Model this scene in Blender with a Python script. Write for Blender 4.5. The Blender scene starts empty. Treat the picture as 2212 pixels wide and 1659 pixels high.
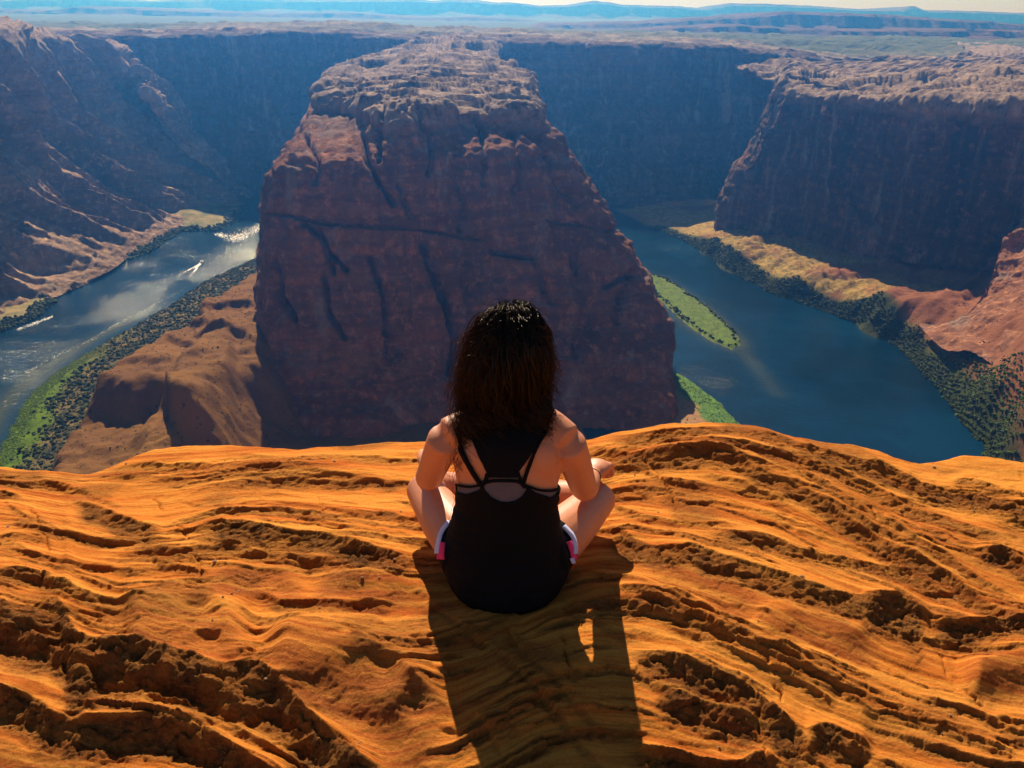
import bpy, bmesh, math, random
import numpy as np
from mathutils import Vector, Matrix

random.seed(7); rng = np.random.default_rng(7)
S = bpy.context.scene
COL = S.collection
R = math.radians

# ------------------------------------------------------------------ camera
EYE = np.array([0.0, 0.0, 1.45])
PITCH, ROLL, FPX = R(24.4), R(0.9), 1780.0          # focal length in pixels of a 2212 px wide picture
fwd = np.array([0, math.cos(PITCH), -math.sin(PITCH)])
rt0 = np.array([1.0, 0, 0]); up0 = np.cross(rt0, fwd)
rt = rt0 * math.cos(ROLL) + up0 * math.sin(ROLL)
up = -rt0 * math.sin(ROLL) + up0 * math.cos(ROLL)
cam_d = bpy.data.cameras.new('camera'); cam = bpy.data.objects.new('camera', cam_d); COL.objects.link(cam)
cam.matrix_world = Matrix(((rt[0], up[0], -fwd[0], EYE[0]), (rt[1], up[1], -fwd[1], EYE[1]), (rt[2], up[2], -fwd[2], EYE[2]), (0, 0, 0, 1)))
cam_d.sensor_width = 36.0; cam_d.lens = 36.0 * FPX / 2212.0
cam_d.clip_start = 0.05; cam_d.clip_end = 60000.0
S.camera = cam

# ------------------------------------------------------------------ light
SUN_EL, SUN_AZ = R(39.0), R(-11.0)                    # azimuth measured from +Y towards +X
world = bpy.data.worlds.new('World'); S.world = world; world.use_nodes = True
wn = world.node_tree; wn.nodes.clear()
wo = wn.nodes.new('ShaderNodeOutputWorld'); bg = wn.nodes.new('ShaderNodeBackground'); sky = wn.nodes.new('ShaderNodeTexSky')
sky.sky_type = 'NISHITA'; sky.sun_disc = False; sky.sun_elevation = SUN_EL; sky.sun_rotation = SUN_AZ
sky.altitude = 1200; sky.dust_density = 0.6; sky.ozone_density = 2.0
bg.inputs['Strength'].default_value = 0.05
wn.links.new(sky.outputs[0], bg.inputs[0]); wn.links.new(bg.outputs[0], wo.inputs[0])
sd_ = bpy.data.lights.new('sun', 'SUN'); sd_.energy = 5.0; sd_.angle = R(0.5); sd_.color = (1.0, 0.88, 0.70)
sun = bpy.data.objects.new('sun', sd_); COL.objects.link(sun)
sdir = Vector((math.sin(SUN_AZ) * math.cos(SUN_EL), math.cos(SUN_AZ) * math.cos(SUN_EL), math.sin(SUN_EL)))
sun.rotation_euler = sdir.to_track_quat('Z', 'Y').to_euler()
S.view_settings.view_transform = 'Standard'; S.view_settings.look = 'None'
S.view_settings.exposure = 0.6; S.view_settings.gamma = 1.0; S.view_settings.use_curve_mapping = False
S.render.engine = 'CYCLES'
S.cycles.max_bounces = 6; S.cycles.volume_bounces = 0; S.cycles.diffuse_bounces = 2
S.cycles.volume_step_rate = 1.0; S.cycles.use_denoising = True

# ------------------------------------------------------------------ helpers
def P(px, py, z):
    """the point of the photograph (2212 x 1659 pixels) that lies at height z"""
    d = fwd + rt * ((px - 1106.0) / FPX) - up * ((py - 829.5) / FPX)
    t = (z - EYE[2]) / d[2]
    return EYE + d * t
def PD(px, py, y):
    d = fwd + rt * ((px - 1106.0) / FPX) - up * ((py - 829.5) / FPX)
    return EYE + d * (y / d[1])
def proj(p):
    q = p - EYE
    w = q @ fwd
    w = np.where(np.abs(w) < 1e-6, 1e-6, w)
    return 1106.0 + FPX * (q @ rt) / w, 829.5 - FPX * (q @ up) / w

def _h(ix, iy, iz, seed):
    n = (ix.astype(np.int64) * 374761393 + iy.astype(np.int64) * 668265263 + iz.astype(np.int64) * 2147483647 + seed * 974634777) & 0xffffffff
    n = ((n ^ (n >> 13)) * 1274126177) & 0xffffffff
    n = ((n ^ (n >> 16)) * 2246822519) & 0xffffffff
    return ((n ^ (n >> 15)) & 0xffff).astype(np.float32) / 32767.5 - 1.0
def vnoise(x, y, z=None, seed=0):
    """smooth value noise in -1..1"""
    x = np.asarray(x, dtype=np.float64); y = np.asarray(y, dtype=np.float64)
    fx, fy = np.floor(x), np.floor(y); tx, ty = x - fx, y - fy
    tx = tx * tx * tx * (tx * (tx * 6 - 15) + 10); ty = ty * ty * ty * (ty * (ty * 6 - 15) + 10)
    if z is None:
        zz = np.zeros_like(fx)
        a = _h(fx, fy, zz, seed); b = _h(fx + 1, fy, zz, seed); c = _h(fx, fy + 1, zz, seed); d = _h(fx + 1, fy + 1, zz, seed)
        return (a + (b - a) * tx) * (1 - ty) + (c + (d - c) * tx) * ty
    z = np.asarray(z, dtype=np.float64); fz = np.floor(z); tz = z - fz; tz = tz * tz * (3 - 2 * tz)
    out = 0
    for dz, wz in ((0, 1 - tz), (1, tz)):
        a = _h(fx, fy, fz + dz, seed); b = _h(fx + 1, fy, fz + dz, seed); c = _h(fx, fy + 1, fz + dz, seed); d = _h(fx + 1, fy + 1, fz + dz, seed)
        out = out + ((a + (b - a) * tx) * (1 - ty) + (c + (d - c) * tx) * ty) * wz
    return out
def fbm(x, y, z=None, o=4, seed=0, gain=0.5, ridged=False):
    s = 0; a = 1.0; t = 0; f = 1.0
    for i in range(o):
        n = vnoise(x * f, y * f, None if z is None else z * f, seed + 17 * i)
        if ridged: n = 1 - 2 * np.abs(n)
        s = s + a * n; t += a; a *= gain; f *= 2.03
    return s / t
def worley(x, y, seed=0):
    """distance to the nearest and second nearest of scattered points"""
    fx, fy = np.floor(x), np.floor(y); z0 = np.zeros_like(fx); f1 = np.full(x.shape, 9.0); f2 = np.full(x.shape, 9.0); hh = np.zeros(x.shape)
    for i in (-1, 0, 1):
        for j in (-1, 0, 1):
            px = fx + i + .5 + .45 * _h(fx + i, fy + j, z0, seed); py = fy + j + .5 + .45 * _h(fx + i, fy + j, z0, seed + 1)
            d = np.hypot(x - px, y - py); m_ = d < f1
            f2 = np.where(m_, f1, np.minimum(f2, d)); hh = np.where(m_, _h(fx + i, fy + j, z0, seed + 2), hh); f1 = np.where(m_, d, f1)
    return f1, f2, hh
def sm(a, b, x):
    t = np.clip((x - a) / (b - a), 0, 1); return t * t * (3 - 2 * t)

def link(name, me, mat=None, parent=None):
    o = bpy.data.objects.new(name, me); COL.objects.link(o)
    if mat: me.materials.append(mat)
    if parent: o.parent = parent
    return o
def grid_mesh(name, V, mat, smooth=True, attrs=None, flip=False, parent=None):
    """V: (rows, cols, 3)"""
    nr, nc = V.shape[:2]
    me = bpy.data.meshes.new(name)
    idx = np.arange(nr * nc).reshape(nr, nc)
    q = np.stack([idx[:-1, :-1], idx[:-1, 1:], idx[1:, 1:], idx[1:, :-1]], -1).reshape(-1, 4)
    if flip: q = q[:, ::-1]
    nf = len(q)
    me.vertices.add(nr * nc); me.vertices.foreach_set('co', V.reshape(-1).astype(np.float32))
    me.loops.add(nf * 4); me.loops.foreach_set('vertex_index', q.reshape(-1).astype(np.int32))
    me.polygons.add(nf); me.polygons.foreach_set('loop_start', np.arange(0, nf * 4, 4, dtype=np.int32))
    me.polygons.foreach_set('loop_total', np.full(nf, 4, dtype=np.int32))
    me.polygons.foreach_set('use_smooth', np.full(nf, smooth, dtype=bool))
    me.update(calc_edges=True)
    for k, a in (attrs or {}).items():
        at = me.attributes.new(k, 'FLOAT', 'POINT'); at.data.foreach_set('value', a.reshape(-1).astype(np.float32))
    return link(name, me, mat, parent)
def mesh_from(name, verts, faces, mat=None, smooth=False, parent=None):
    me = bpy.data.meshes.new(name); me.from_pydata([tuple(map(float, v)) for v in verts], [], [tuple(f) for f in faces])
    me.polygons.foreach_set('use_smooth', [smooth] * len(me.polygons)); me.update()
    return link(name, me, mat, parent)
def bulk_mesh(name, V, F, mat, smooth=False):
    """V (n,3), F (m,k) numpy arrays"""
    me = bpy.data.meshes.new(name); m, k = F.shape
    me.vertices.add(len(V)); me.vertices.foreach_set('co', V.reshape(-1).astype(np.float32))
    me.loops.add(m * k); me.loops.foreach_set('vertex_index', F.reshape(-1).astype(np.int32))
    me.polygons.add(m); me.polygons.foreach_set('loop_start', np.arange(0, m * k, k, dtype=np.int32))
    me.polygons.foreach_set('loop_total', np.full(m, k, dtype=np.int32))
    me.polygons.foreach_set('use_smooth', np.full(m, smooth, dtype=bool)); me.update(calc_edges=True)
    return link(name, me, mat)
def structure(o): o['kind'] = 'structure'; return o
def stuff(o, label, cat): o['kind'] = 'stuff'; o['label'] = label; o['category'] = cat; return o

class M:
    """small node-material builder"""
    def __init__(s, name):
        s.m = bpy.data.materials.new(name); s.m.use_nodes = True; s.t = s.m.node_tree; s.b = s.t.nodes['Principled BSDF']; s.out = s.t.nodes['Material Output']
    def n(s, typ, ins=None, **kw):
        nd = s.t.nodes.new(typ)
        for k, v in kw.items(): setattr(nd, k, v)
        for k, v in (ins or {}).items():
            if isinstance(v, bpy.types.NodeSocket): s.t.links.new(v, nd.inputs[k])
            else: nd.inputs[k].default_value = v
        return nd
    def link(s, a, b): s.t.links.new(a, b)
    def pos(s): return s.n('ShaderNodeNewGeometry').outputs['Position']
    def mapping(s, vec, scale=(1, 1, 1), rot=(0, 0, 0)):
        return s.n('ShaderNodeMapping', {'Vector': vec, 'Scale': scale, 'Rotation': rot}).outputs[0]
    def noise(s, vec, scale, detail=6, rough=0.6, dist=0.0):
        return s.n('ShaderNodeTexNoise', {'Vector': vec, 'Scale': scale, 'Detail': detail, 'Roughness': rough, 'Distortion': dist}).outputs[0]
    def ramp(s, fac, stops, interp='LINEAR'):
        r = s.n('ShaderNodeValToRGB', {'Fac': fac}); cr = r.color_ramp; cr.interpolation = interp
        while len(cr.elements) < len(stops): cr.elements.new(0.5)
        for e, (p, c) in zip(cr.elements, stops):
            e.position = p; e.color = (c, c, c, 1) if isinstance(c, (int, float)) else (*c, 1)
        return r.outputs[0]
    def mix(s, fac, a, b, blend='MIX'):
        nd = s.t.nodes.new('ShaderNodeMix'); nd.data_type = 'RGBA'; nd.blend_type = blend
        for k, v in ((0, fac), (6, a), (7, b)):
            if isinstance(v, bpy.types.NodeSocket): s.t.links.new(v, nd.inputs[k])
            else: nd.inputs[k].default_value = (*v, 1) if isinstance(v, tuple) and len(v) == 3 else v
        return nd.outputs[2]
    def math(s, op, a, b=0.0, c=0.0):
        nd = s.t.nodes.new('ShaderNodeMath'); nd.operation = op
        for i, v in enumerate((a, b, c)):
            if isinstance(v, bpy.types.NodeSocket): s.t.links.new(v, nd.inputs[i])
            else: nd.inputs[i].default_value = v
        return nd.outputs[0]
    def attr(s, name): return s.n('ShaderNodeAttribute', attribute_name=name).outputs['Fac']
    def sep(s, v): return s.n('ShaderNodeSeparateXYZ', {0: v}).outputs
    def bump(s, h, strength, dist, normal=None):
        ins = {'Height': h, 'Strength': strength, 'Distance': dist}
        if normal is not None: ins['Normal'] = normal
        return s.n('ShaderNodeBump', ins).outputs[0]
    def set(s, **kw):
        for k, v in kw.items():
            k = k.replace('_', ' ')
            if isinstance(v, bpy.types.NodeSocket): s.t.links.new(v, s.b.inputs[k])
            else: s.b.inputs[k].default_value = (*v, 1) if isinstance(v, tuple) and len(v) == 3 and 'Radius' not in k else v
        return s.m

# ------------------------------------------------------------------ materials of the land
def mat_cliff(name, c1, c2, c3, streak=0.5, scale=1.0, grey=(0.30, 0.26, 0.24), cap=None):
    m = M(name); p = m.pos()
    big = m.noise(p, 0.006 * scale, 5, 0.55)
    col = m.mix(m.ramp(big, [(0.35, 0.0), (0.65, 1.0)]), c1, c2)
    # bedding bands
    band = m.noise(m.mapping(p, (0.003, 0.003, 0.09 * scale)), 1.0, 6, 0.7)
    col = m.mix(m.ramp(band, [(0.42, 0.0), (0.58, 0.6)]), col, c3)
    # varnish streaks running down the wall
    st = m.noise(m.mapping(p, (0.07, 0.07, 0.004)), 1.0, 5, 0.65)
    col = m.mix(m.math('MULTIPLY', m.ramp(st, [(0.50, 0.0), (0.68, 1.0)]), streak), col, tuple(x * 0.38 for x in c1))
    col = m.mix(m.math('MULTIPLY', m.ramp(st, [(0.30, 1.0), (0.44, 0.0)]), streak * 0.8), col, grey)
    st2 = m.noise(m.mapping(p, (0.022, 0.022, 0.0035)), 1.0, 7, 0.7)
    col = m.mix(m.ramp(st2, [(0.56, 0.0), (0.64, 0.75 * streak + 0.1)]), col, tuple(min(1, x * 1.25) for x in grey))
    col = m.mix(m.ramp(st2, [(0.34, 0.8), (0.44, 0.0)]), col, tuple(x * 0.30 for x in c1))
    fine = m.noise(p, 0.12 * scale, 8, 0.72)
    col = m.mix(m.ramp(fine, [(0.30, 0.55), (0.52, 0.0)]), col, tuple(x * 0.45 for x in c1))
    col = m.mix(m.ramp(fine, [(0.53, 0.0), (0.68, 0.7)]), col, tuple(min(1, x * 1.9) for x in c2))
    if cap:
        zc = m.math('ADD', m.sep(p)[2], m.math('MULTIPLY', m.noise(p, 0.02, 4, 0.6), 30.0))
        pale = m.mix(m.ramp(m.noise(p, 0.10, 8, 0.75), [(0.36, 0.0), (0.60, 1.0)]), (0.10, 0.060, 0.045), (0.42, 0.29, 0.215))
        col = m.mix(m.ramp(m.math('MULTIPLY', m.math('SUBTRACT', zc, cap[0]), 1.0 / cap[1]), [(0.0, 0.0), (1.0, 1.0)]), col, pale)
    b = m.bump(m.noise(p, 0.22 * scale, 9, 0.7), 1.0, 3.0 / scale)
    b = m.bump(m.noise(m.mapping(p, (0.02, 0.02, 0.5 * scale)), 1.0, 5, 0.7), 0.7, 1.5 / scale, b)
    m.set(Base_Color=col, Roughness=0.95, Normal=b); m.b.inputs['Specular IOR Level'].default_value = 0.15
    return m.m
RED = mat_cliff('red_sandstone', (0.20, 0.070, 0.030), (0.34, 0.130, 0.058), (0.10, 0.036, 0.020), 0.45, cap=(-80, 16))
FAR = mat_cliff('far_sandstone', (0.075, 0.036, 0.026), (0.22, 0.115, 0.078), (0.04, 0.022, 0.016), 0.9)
LEFTM = mat_cliff('left_sandstone', (0.26, 0.150, 0.100), (0.54, 0.35, 0.245), (0.16, 0.09, 0.06), 0.35, cap=(-60, 30))

def mat_floor(name, c1, c2, dots=True, green=0.0):
    m = M(name); p = m.pos()
    big = m.noise(p, 0.012, 6, 0.6)
    col = m.mix(m.ramp(big, [(0.35, 0.0), (0.65, 1.0)]), c1, c2)
    mid = m.noise(p, 0.09, 7, 0.7)
    col = m.mix(m.ramp(mid, [(0.32, 0.8), (0.50, 0.0)]), col, tuple(x * 0.45 for x in c1))
    if dots:
        v = m.n('ShaderNodeTexVoronoi', {'Vector': p, 'Scale': 0.22, 'Randomness': 1.0}).outputs['Distance']
        gate = m.ramp(m.noise(p, 0.02, 3, 0.5), [(0.40, 0.0), (0.52, 1.0)])
        col = m.mix(m.math('MULTIPLY', m.ramp(v, [(0.16, 1.0), (0.26, 0.0)]), gate), col, (0.035, 0.035, 0.015))
    b = m.bump(m.noise(p, 0.25, 9, 0.7), 0.9, 2.0)
    m.set(Base_Color=col, Roughness=0.95, Normal=b); m.b.inputs['Specular IOR Level'].default_value = 0.1
    return m.m
SAND = mat_floor('desert_slope', (0.25, 0.115, 0.040), (0.34, 0.17, 0.06))
TALUS = mat_floor('talus', (0.29, 0.115, 0.055), (0.40, 0.20, 0.075))

def mat_plateau():
    m = M('plateau_rock'); p = m.pos()
    big = m.noise(m.mapping(p, (0.0016, 0.004, 0.004)), 1.0, 6, 0.6)
    rock = m.mix(m.ramp(m.noise(p, 0.03, 8, 0.7), [(0.35, 0.0), (0.65, 1.0)]), (0.16, 0.11, 0.08), (0.46, 0.36, 0.28))
    grass = m.mix(m.ramp(m.noise(p, 0.02, 8, 0.75), [(0.3, 0.0), (0.7, 1.0)]), (0.07, 0.085, 0.03), (0.17, 0.17, 0.07))
    y = m.sep(p)[1]
    # the open range behind the rims is grassland, the rims themselves are bare rock
    g = m.ramp(m.math('ADD', m.math('MULTIPLY', m.math('SUBTRACT', y, 1500.0), 0.00035), m.math('MULTIPLY', big, 0.7)), [(0.42, 0.0), (0.62, 1.0)])
    col = m.mix(g, rock, grass)
    b = m.bump(m.noise(p, 0.06, 9, 0.7), 1.0, 8.0)
    m.set(Base_Color=col, Roughness=0.95, Normal=b); m.b.inputs['Specular IOR Level'].default_value = 0.1
    return m.m
PLAT = mat_plateau()

# ------------------------------------------------------------------ lofted cliffs
def resample(pts, n):
    pts = np.asarray(pts, float); k = len(pts)
    t = np.linspace(0, k - 1, n); i = np.clip(np.floor(t).astype(int), 0, k - 2); f = (t - i)[:, None]
    p0 = pts[np.clip(i - 1, 0, k - 1)]; p1 = pts[i]; p2 = pts[i + 1]; p3 = pts[np.clip(i + 2, 0, k - 1)]
    m1 = (p2 - p0) * 0.42; m2 = (p3 - p1) * 0.42
    return (2 * f**3 - 3 * f**2 + 1) * p1 + (f**3 - 2 * f**2 + f) * m1 + (-2 * f**3 + 3 * f**2) * p2 + (f**3 - f**2) * m2
def even(pts, k):
    """resample a polyline to k points evenly by length"""
    pts = np.asarray(pts, float); d = np.r_[0, np.cumsum(np.linalg.norm(np.diff(pts, axis=0), axis=1))]
    t = np.linspace(0, d[-1], k); return np.stack([np.interp(t, d, pts[:, j]) for j in range(pts.shape[1])], 1)
def loft(contours, nu, bands):
    """contours: list of equally long point lists, bottom to top; bands: rows between each pair"""
    C = np.stack([resample(c, nu) for c in contours])           # (K, nu, 3)
    rows = []
    for k, nb in enumerate(bands):
        p0 = C[max(k - 1, 0)]; p1 = C[k]; p2 = C[k + 1]; p3 = C[min(k + 2, len(C) - 1)]
        for j in range(nb):
            f = j / nb; m1 = (p2 - p0) * 0.3; m2 = (p3 - p1) * 0.3
            rows.append((2 * f**3 - 3 * f**2 + 1) * p1 + (f**3 - 2 * f**2 + f) * m1 + (-2 * f**3 + 3 * f**2) * p2 + (f**3 - f**2) * m2)
    rows.append(C[-1])
    return np.stack(rows)
def grid_normals(V):
    du = np.gradient(V, axis=1); dv = np.gradient(V, axis=0); n = np.cross(du, dv)
    return n / (np.linalg.norm(n, axis=2, keepdims=True) + 1e-9)
def rock_disp(V, big=9, mid=4, strata=1.6, fine=1.2, seed=0, vert=0.22):
    x, y, z = V[..., 0], V[..., 1], V[..., 2]
    wx = x + 14 * vnoise(x / 60, y / 60, z / 60, seed + 90); wy = y + 14 * vnoise(x / 60, y / 60, z / 60, seed + 91)
    d = big * fbm(wx / 75, wy / 75, z / 75 * vert * 2, 3, seed)
    d = d + mid * fbm(wx / 26, wy / 26, z / 26 * vert, 4, seed + 5, ridged=True)
    d = d + mid * 0.5 * fbm(wx / 11, wy / 11, z / 16, 3, seed + 9)
    zz = z + 5 * vnoise(x / 120, y / 120, seed=seed + 33)
    st = vnoise(zz / 9.0, x / 300, seed=seed + 40) + 0.6 * vnoise(zz / 3.6, x / 160 + 9, seed=seed + 41)
    d = d + strata * st
    d = d + fine * fbm(x / 5, y / 5, z / 5, 3, seed + 50)
    return d
def carve(V, cracks, n):
    """joints cut into the wall: each (depth in m, half width in px, polyline)"""
    u, v = proj(V.reshape(-1, 3)); u = u.reshape(V.shape[:2]); v = v.reshape(V.shape[:2])
    d = np.zeros(V.shape[:2])
    for depth, w, pl in cracks:
        best = np.full(V.shape[:2], 1e9); pl = np.asarray(pl, float)
        un = u + 3 * vnoise(u / 14, v / 14, seed=3); vn_ = v + 3 * vnoise(u / 14, v / 14, seed=4)
        for a, b in zip(pl[:-1], pl[1:]):
            ab = b - a; t = np.clip(((un - a[0]) * ab[0] + (vn_ - a[1]) * ab[1]) / (ab @ ab), 0, 1)
            best = np.minimum(best, np.hypot(un - a[0] - t * ab[0], vn_ - a[1] - t * ab[1]))
        d = np.minimum(d, -depth * np.exp(-(best / w) ** 2))
    return d
W = lambda *a: np.array(a, float)

# ---- the butte inside the bend
ZR = -300.0
B = {}
SL = np.array([(95, 900), (108, 862), (130, 800), (150, 738), (165, 712), (195, 690), (205, 677), (260, 670), (300, 648), (325, 620), (355, 597), (400, 586), (440, 580), (480, 575), (550, 572), (600, 566), (900, 566)], float)
SR = np.array([(95, 1085), (125, 1075), (150, 1095), (182, 1152), (212, 1166), (236, 1166), (280, 1180), (330, 1213), (390, 1250), (440, 1280), (490, 1322), (530, 1345), (580, 1362), (640, 1398), (700, 1425), (760, 1434), (905, 1424)], float)
def at_px(px, y, z):
    """the point at distance y and height z that shows in picture column px"""
    x = 0.0
    for _ in range(6):
        u_, v_ = proj(np.array([x, y, z], float)); x += (px - u_) * (y * fwd[1] + (z - EYE[2]) * fwd[2]) / FPX
    return W(x, y, z), v_
def side(tab, y, z, mar):
    px = 1000.0
    for _ in range(4):
        q, v_ = at_px(px, y, z); px = np.interp(v_, tab[:, 0], tab[:, 1]) + mar
    return at_px(px, y, z)[0]
def ring(z, off):
    return [side(SL, 2000, z, 8), side(SL, 1500, z, 8), side(SL, 1200, z, 10), side(SL, 1000, z, 10), side(SL, 850, z, 10), side(SL, 735, z, 11), side(SL, 662 - off * .75, z, 12),
            W(-134 - off * .25, 662 - off, z), W(-100 - off * .1, 664 - off, z), W(-60, 686 - off, z), W(-10 + off * .2, 716 - off * 1.1, z), side(SR, 762 - off * 1.5, z, 0), side(SR, 800 - off * .8, z, -2), side(SR, 870, z, -6), side(SR, 960, z, -10), side(SR, 1250, z, -14), side(SR, 1600, z, -14), side(SR, 2100, z, -12)]
base, c1, c2, c3, c4 = ring(ZR, 118), ring(-250, 64), ring(-200, 39), ring(-150, 20), ring(-108, 7)
c5 = [P(885, 93, -53), P(812, 124, -66), P(738, 152, -78), P(704, 180, -80), P(680, 204, -80), P(700, 226, -82), P(745, 232, -82),
      P(790, 246, -80), P(850, 268, -82), P(930, 262, -82), P(1010, 250, -82), P(1164, 238, -80), P(1168, 218, -80), P(1158, 200, -78), P(1150, 182, -76), P(1096, 148, -72), P(1074, 124, -66), P(1084, 94, -53)]
c6 = [P(905, 90, -49), P(838, 120, -62), P(770, 148, -71), P(745, 176, -73), P(730, 196, -73), P(750, 206, -73), P(790, 208, -72),
      P(840, 215, -72), P(880, 225, -72), P(940, 225, -72), P(1010, 222, -72), P(1120, 215, -72), P(1130, 204, -72), P(1125, 192, -71), P(1115, 178, -70), P(1070, 146, -67), P(1052, 121, -62), P(1062, 91, -49)]
c7 = [W(-130, 1960, -63) + W(-i * 0.0, 0, 0) for i in range(18)]
mid = [P(900, 180, -66) * (1 - a) + W(-110, 1800, -46) * a for a in (1, .45, .25, .15, .1, .08, .05, .03, 0, 0, .03, .06, .1, .2, .4, .6, .8, 1)]
c45 = [q + W(0, -1.5, -9) for q in c5]
V = loft([base, c1, c2, c3, c4, c45, c5, c6, mid], 500, [48, 48, 48, 48, 34, 10, 26, 60])
N = grid_normals(V); N = N * np.sign(N[60, 250] @ W(0, -1, 0))
d = rock_disp(V, 7, 6.5, 1.3, 1.8, 11, 0.12)
cr = [(20, 4.5, [(780, 285), (792, 345), (815, 388), (848, 440)]), (16, 4, [(825, 255), (818, 320), (822, 350)]),
      (18, 4.5, [(690, 498), (712, 545), (745, 585)]), (16, 4.5, [(655, 480), (700, 520), (718, 590)]),
      (26, 6, [(915, 530), (935, 590), (962, 650), (985, 740), (975, 800)]), (16, 4, [(1060, 545), (1150, 560), (1168, 610), (1186, 655)]),
      (16, 4, [(1235, 560), (1262, 635)]), (14, 4, [(900, 250), (930, 300), (925, 380)]), (14, 4, [(1030, 255), (1045, 320), (1038, 400)]),
      (16, 4, [(1100, 280), (1120, 350), (1110, 420)]), (9, 3, [(590, 460), (720, 485), (900, 495), (1040, 520)]), (9, 3, [(1180, 480), (1330, 500)]),
      (14, 4, [(1310, 620), (1360, 590), (1330, 680), (1340, 760)]), (18, 4.5, [(600, 560), (610, 640), (640, 690)]), (16, 4.5, [(700, 600), (710, 680), (740, 730)]),
      (12, 4, [(660, 300), (690, 340), (680, 400)]), (12, 4, [(980, 380), (1000, 440), (990, 500)]), (12, 4, [(1180, 330), (1200, 400), (1240, 450)]), (12, 4, [(860, 400), (885, 470)]), (14, 4.5, [(800, 560), (830, 640), (835, 720)]), (14, 4.5, [(1080, 650), (1100, 740), (1095, 820)]), (12, 4, [(1220, 680), (1250, 780)])]
topfade = sm(-64, -84, V[..., 2])
V2 = V + N * (d * (0.25 + 0.75 * topfade) + carve(V, cr, N) * topfade)[..., None]
tx, ty = V[..., 0], V[..., 1]
def slabs(x, y, a=6.0, sx_=70, sy_=24, seed=61, steps=3.0):
    """flat-lying broken slabs: sharp little scarps between level pale benches"""
    n_ = fbm(x / sx_, y / sy_, o=5, seed=seed, gain=0.55) * steps; fl = np.floor(n_); f = n_ - fl
    return a / steps * (fl + sm(0.0, 0.16, f)) * 1.2 + 0.8 * fbm(x / 12, y / 7, o=3, seed=seed + 2)
V2[..., 2] += (1 - sm(-77, -84, V[..., 2])) * slabs(tx, ty, 13.0, 70, 34, 61, 4.0)
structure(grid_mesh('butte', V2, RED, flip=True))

# ---- left canyon wall
kz = [(0, 690), (130, 640), (235, 590), (300, 540), (400, 492), (455, 462), (520, 432), (545, 425)]
L0 = [W(-520, 300, ZR), W(-550, 600, ZR)] + [P(a, b, ZR) for a, b in kz] + [W(-470, 1600, ZR), W(-520, 1800, ZR)]
rim8 = [PD(a, b, y_) for a, b, y_ in [(8, 63, 1080), (60, 88, 1180), (130, 96, 1290), (200, 101, 1380), (235, 104, 1430), (264, 108, 1470), (287, 120, 1500), (294, 134, 1520)]]
b8 = [P(a, b, ZR) for a, b in kz]
def lmix(f, z): return [b8[i] * W(1 - f, 1 - f, 0) + rim8[i] * W(f, f, 0) + W(0, 0, z) for i in range(8)]
L1, L2, L3, L4 = lmix(.36, -254), lmix(.66, -205), lmix(.90, -140), list(rim8)
L3[7] = P(322, 207, -128); L2[7] = P(388, 300, -200); L1[7] = P(478, 380, -262); L3[6] = P(308, 180, -120)
L1 = [W(-555, 300, -240), W(-575, 600, -240)] + L1 + [W(-520, 1600, -240), W(-560, 1800, -240)]
L2 = [W(-570, 300, -190), W(-590, 600, -190)] + L2 + [W(-570, 1600, -190), W(-600, 1800, -190)]
L3 = [W(-580, 300, -110), W(-600, 600, -110)] + L3 + [W(-620, 1600, -120), W(-650, 1800, -120)]
L4 = [W(-600, 300, -25), W(-610, 600, -25)] + L4 + [W(-680, 1650, -85), W(-700, 1850, -85)]
L5 = [W(-760, 300, -18), W(-800, 600, -18)] + [P(a, b, z) for a, b, z in [(-90, 50, -26), (-5, 56, -30), (40, 76, -43), (110, 84, -50), (180, 88, -56), (240, 92, -62), (268, 96, -66), (275, 100, -70)]] + [W(-800, 1700, -70), W(-800, 1900, -70)]
L6 = [W(-1400, 300, -5), W(-1500, 600, -8)] + [W(-1500 + 60 * i, 800 + 150 * i, -20 - 5 * i) for i in range(8)] + [W(-1200, 2000, -65), W(-1200, 2200, -68)]
V = loft([L0, L1, L2, L3, L4, L5, L6], 420, [56, 56, 56, 48, 16, 28])
N = grid_normals(V); N = N * np.sign(N[60, 200] @ W(1, 0, 0))
x, y, z = V[..., 0], V[..., 1], V[..., 2]
d = rock_disp(V, 6, 5, 0.7, 1.4, 23)
# buttress ribs that run down and away along the wall
q = y + (z + 160) * 0.9 + 18 * vnoise(y / 90, z / 90, seed=8)
def saw_rib(t_):
    f = t_ - np.floor(t_); return np.where(f < 0.22, sm(0, 0.22, f), 1 - (f - 0.22) / 0.78)
rib = saw_rib(q / 105 + 0.35 * fbm(y / 130, z / 90, o=3, seed=5)) - 0.5 + 0.40 * (saw_rib(q / 41 + 0.5 * fbm(y / 60, z / 50, o=3, seed=6)) - 0.5)
rib = rib - 0.2
amp = np.clip(27 + 22 * fbm(q / 150, z / 100, o=2, seed=7), 8, 60) * sm(1560, 1400, y) * sm(-302, -262, z) * sm(-25, -80, z)
V2 = V + N * (d + rib * amp)[..., None]
V2[..., 2] += (1 - sm(-30, -40, z - (-30))) * 0
top = np.zeros_like(z); top[226:, :] = 1
V2[..., 2] += top * slabs(x, y, 8.0, 60, 40, 71)
structure(grid_mesh('left_canyon_wall', V2, LEFTM))

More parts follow.
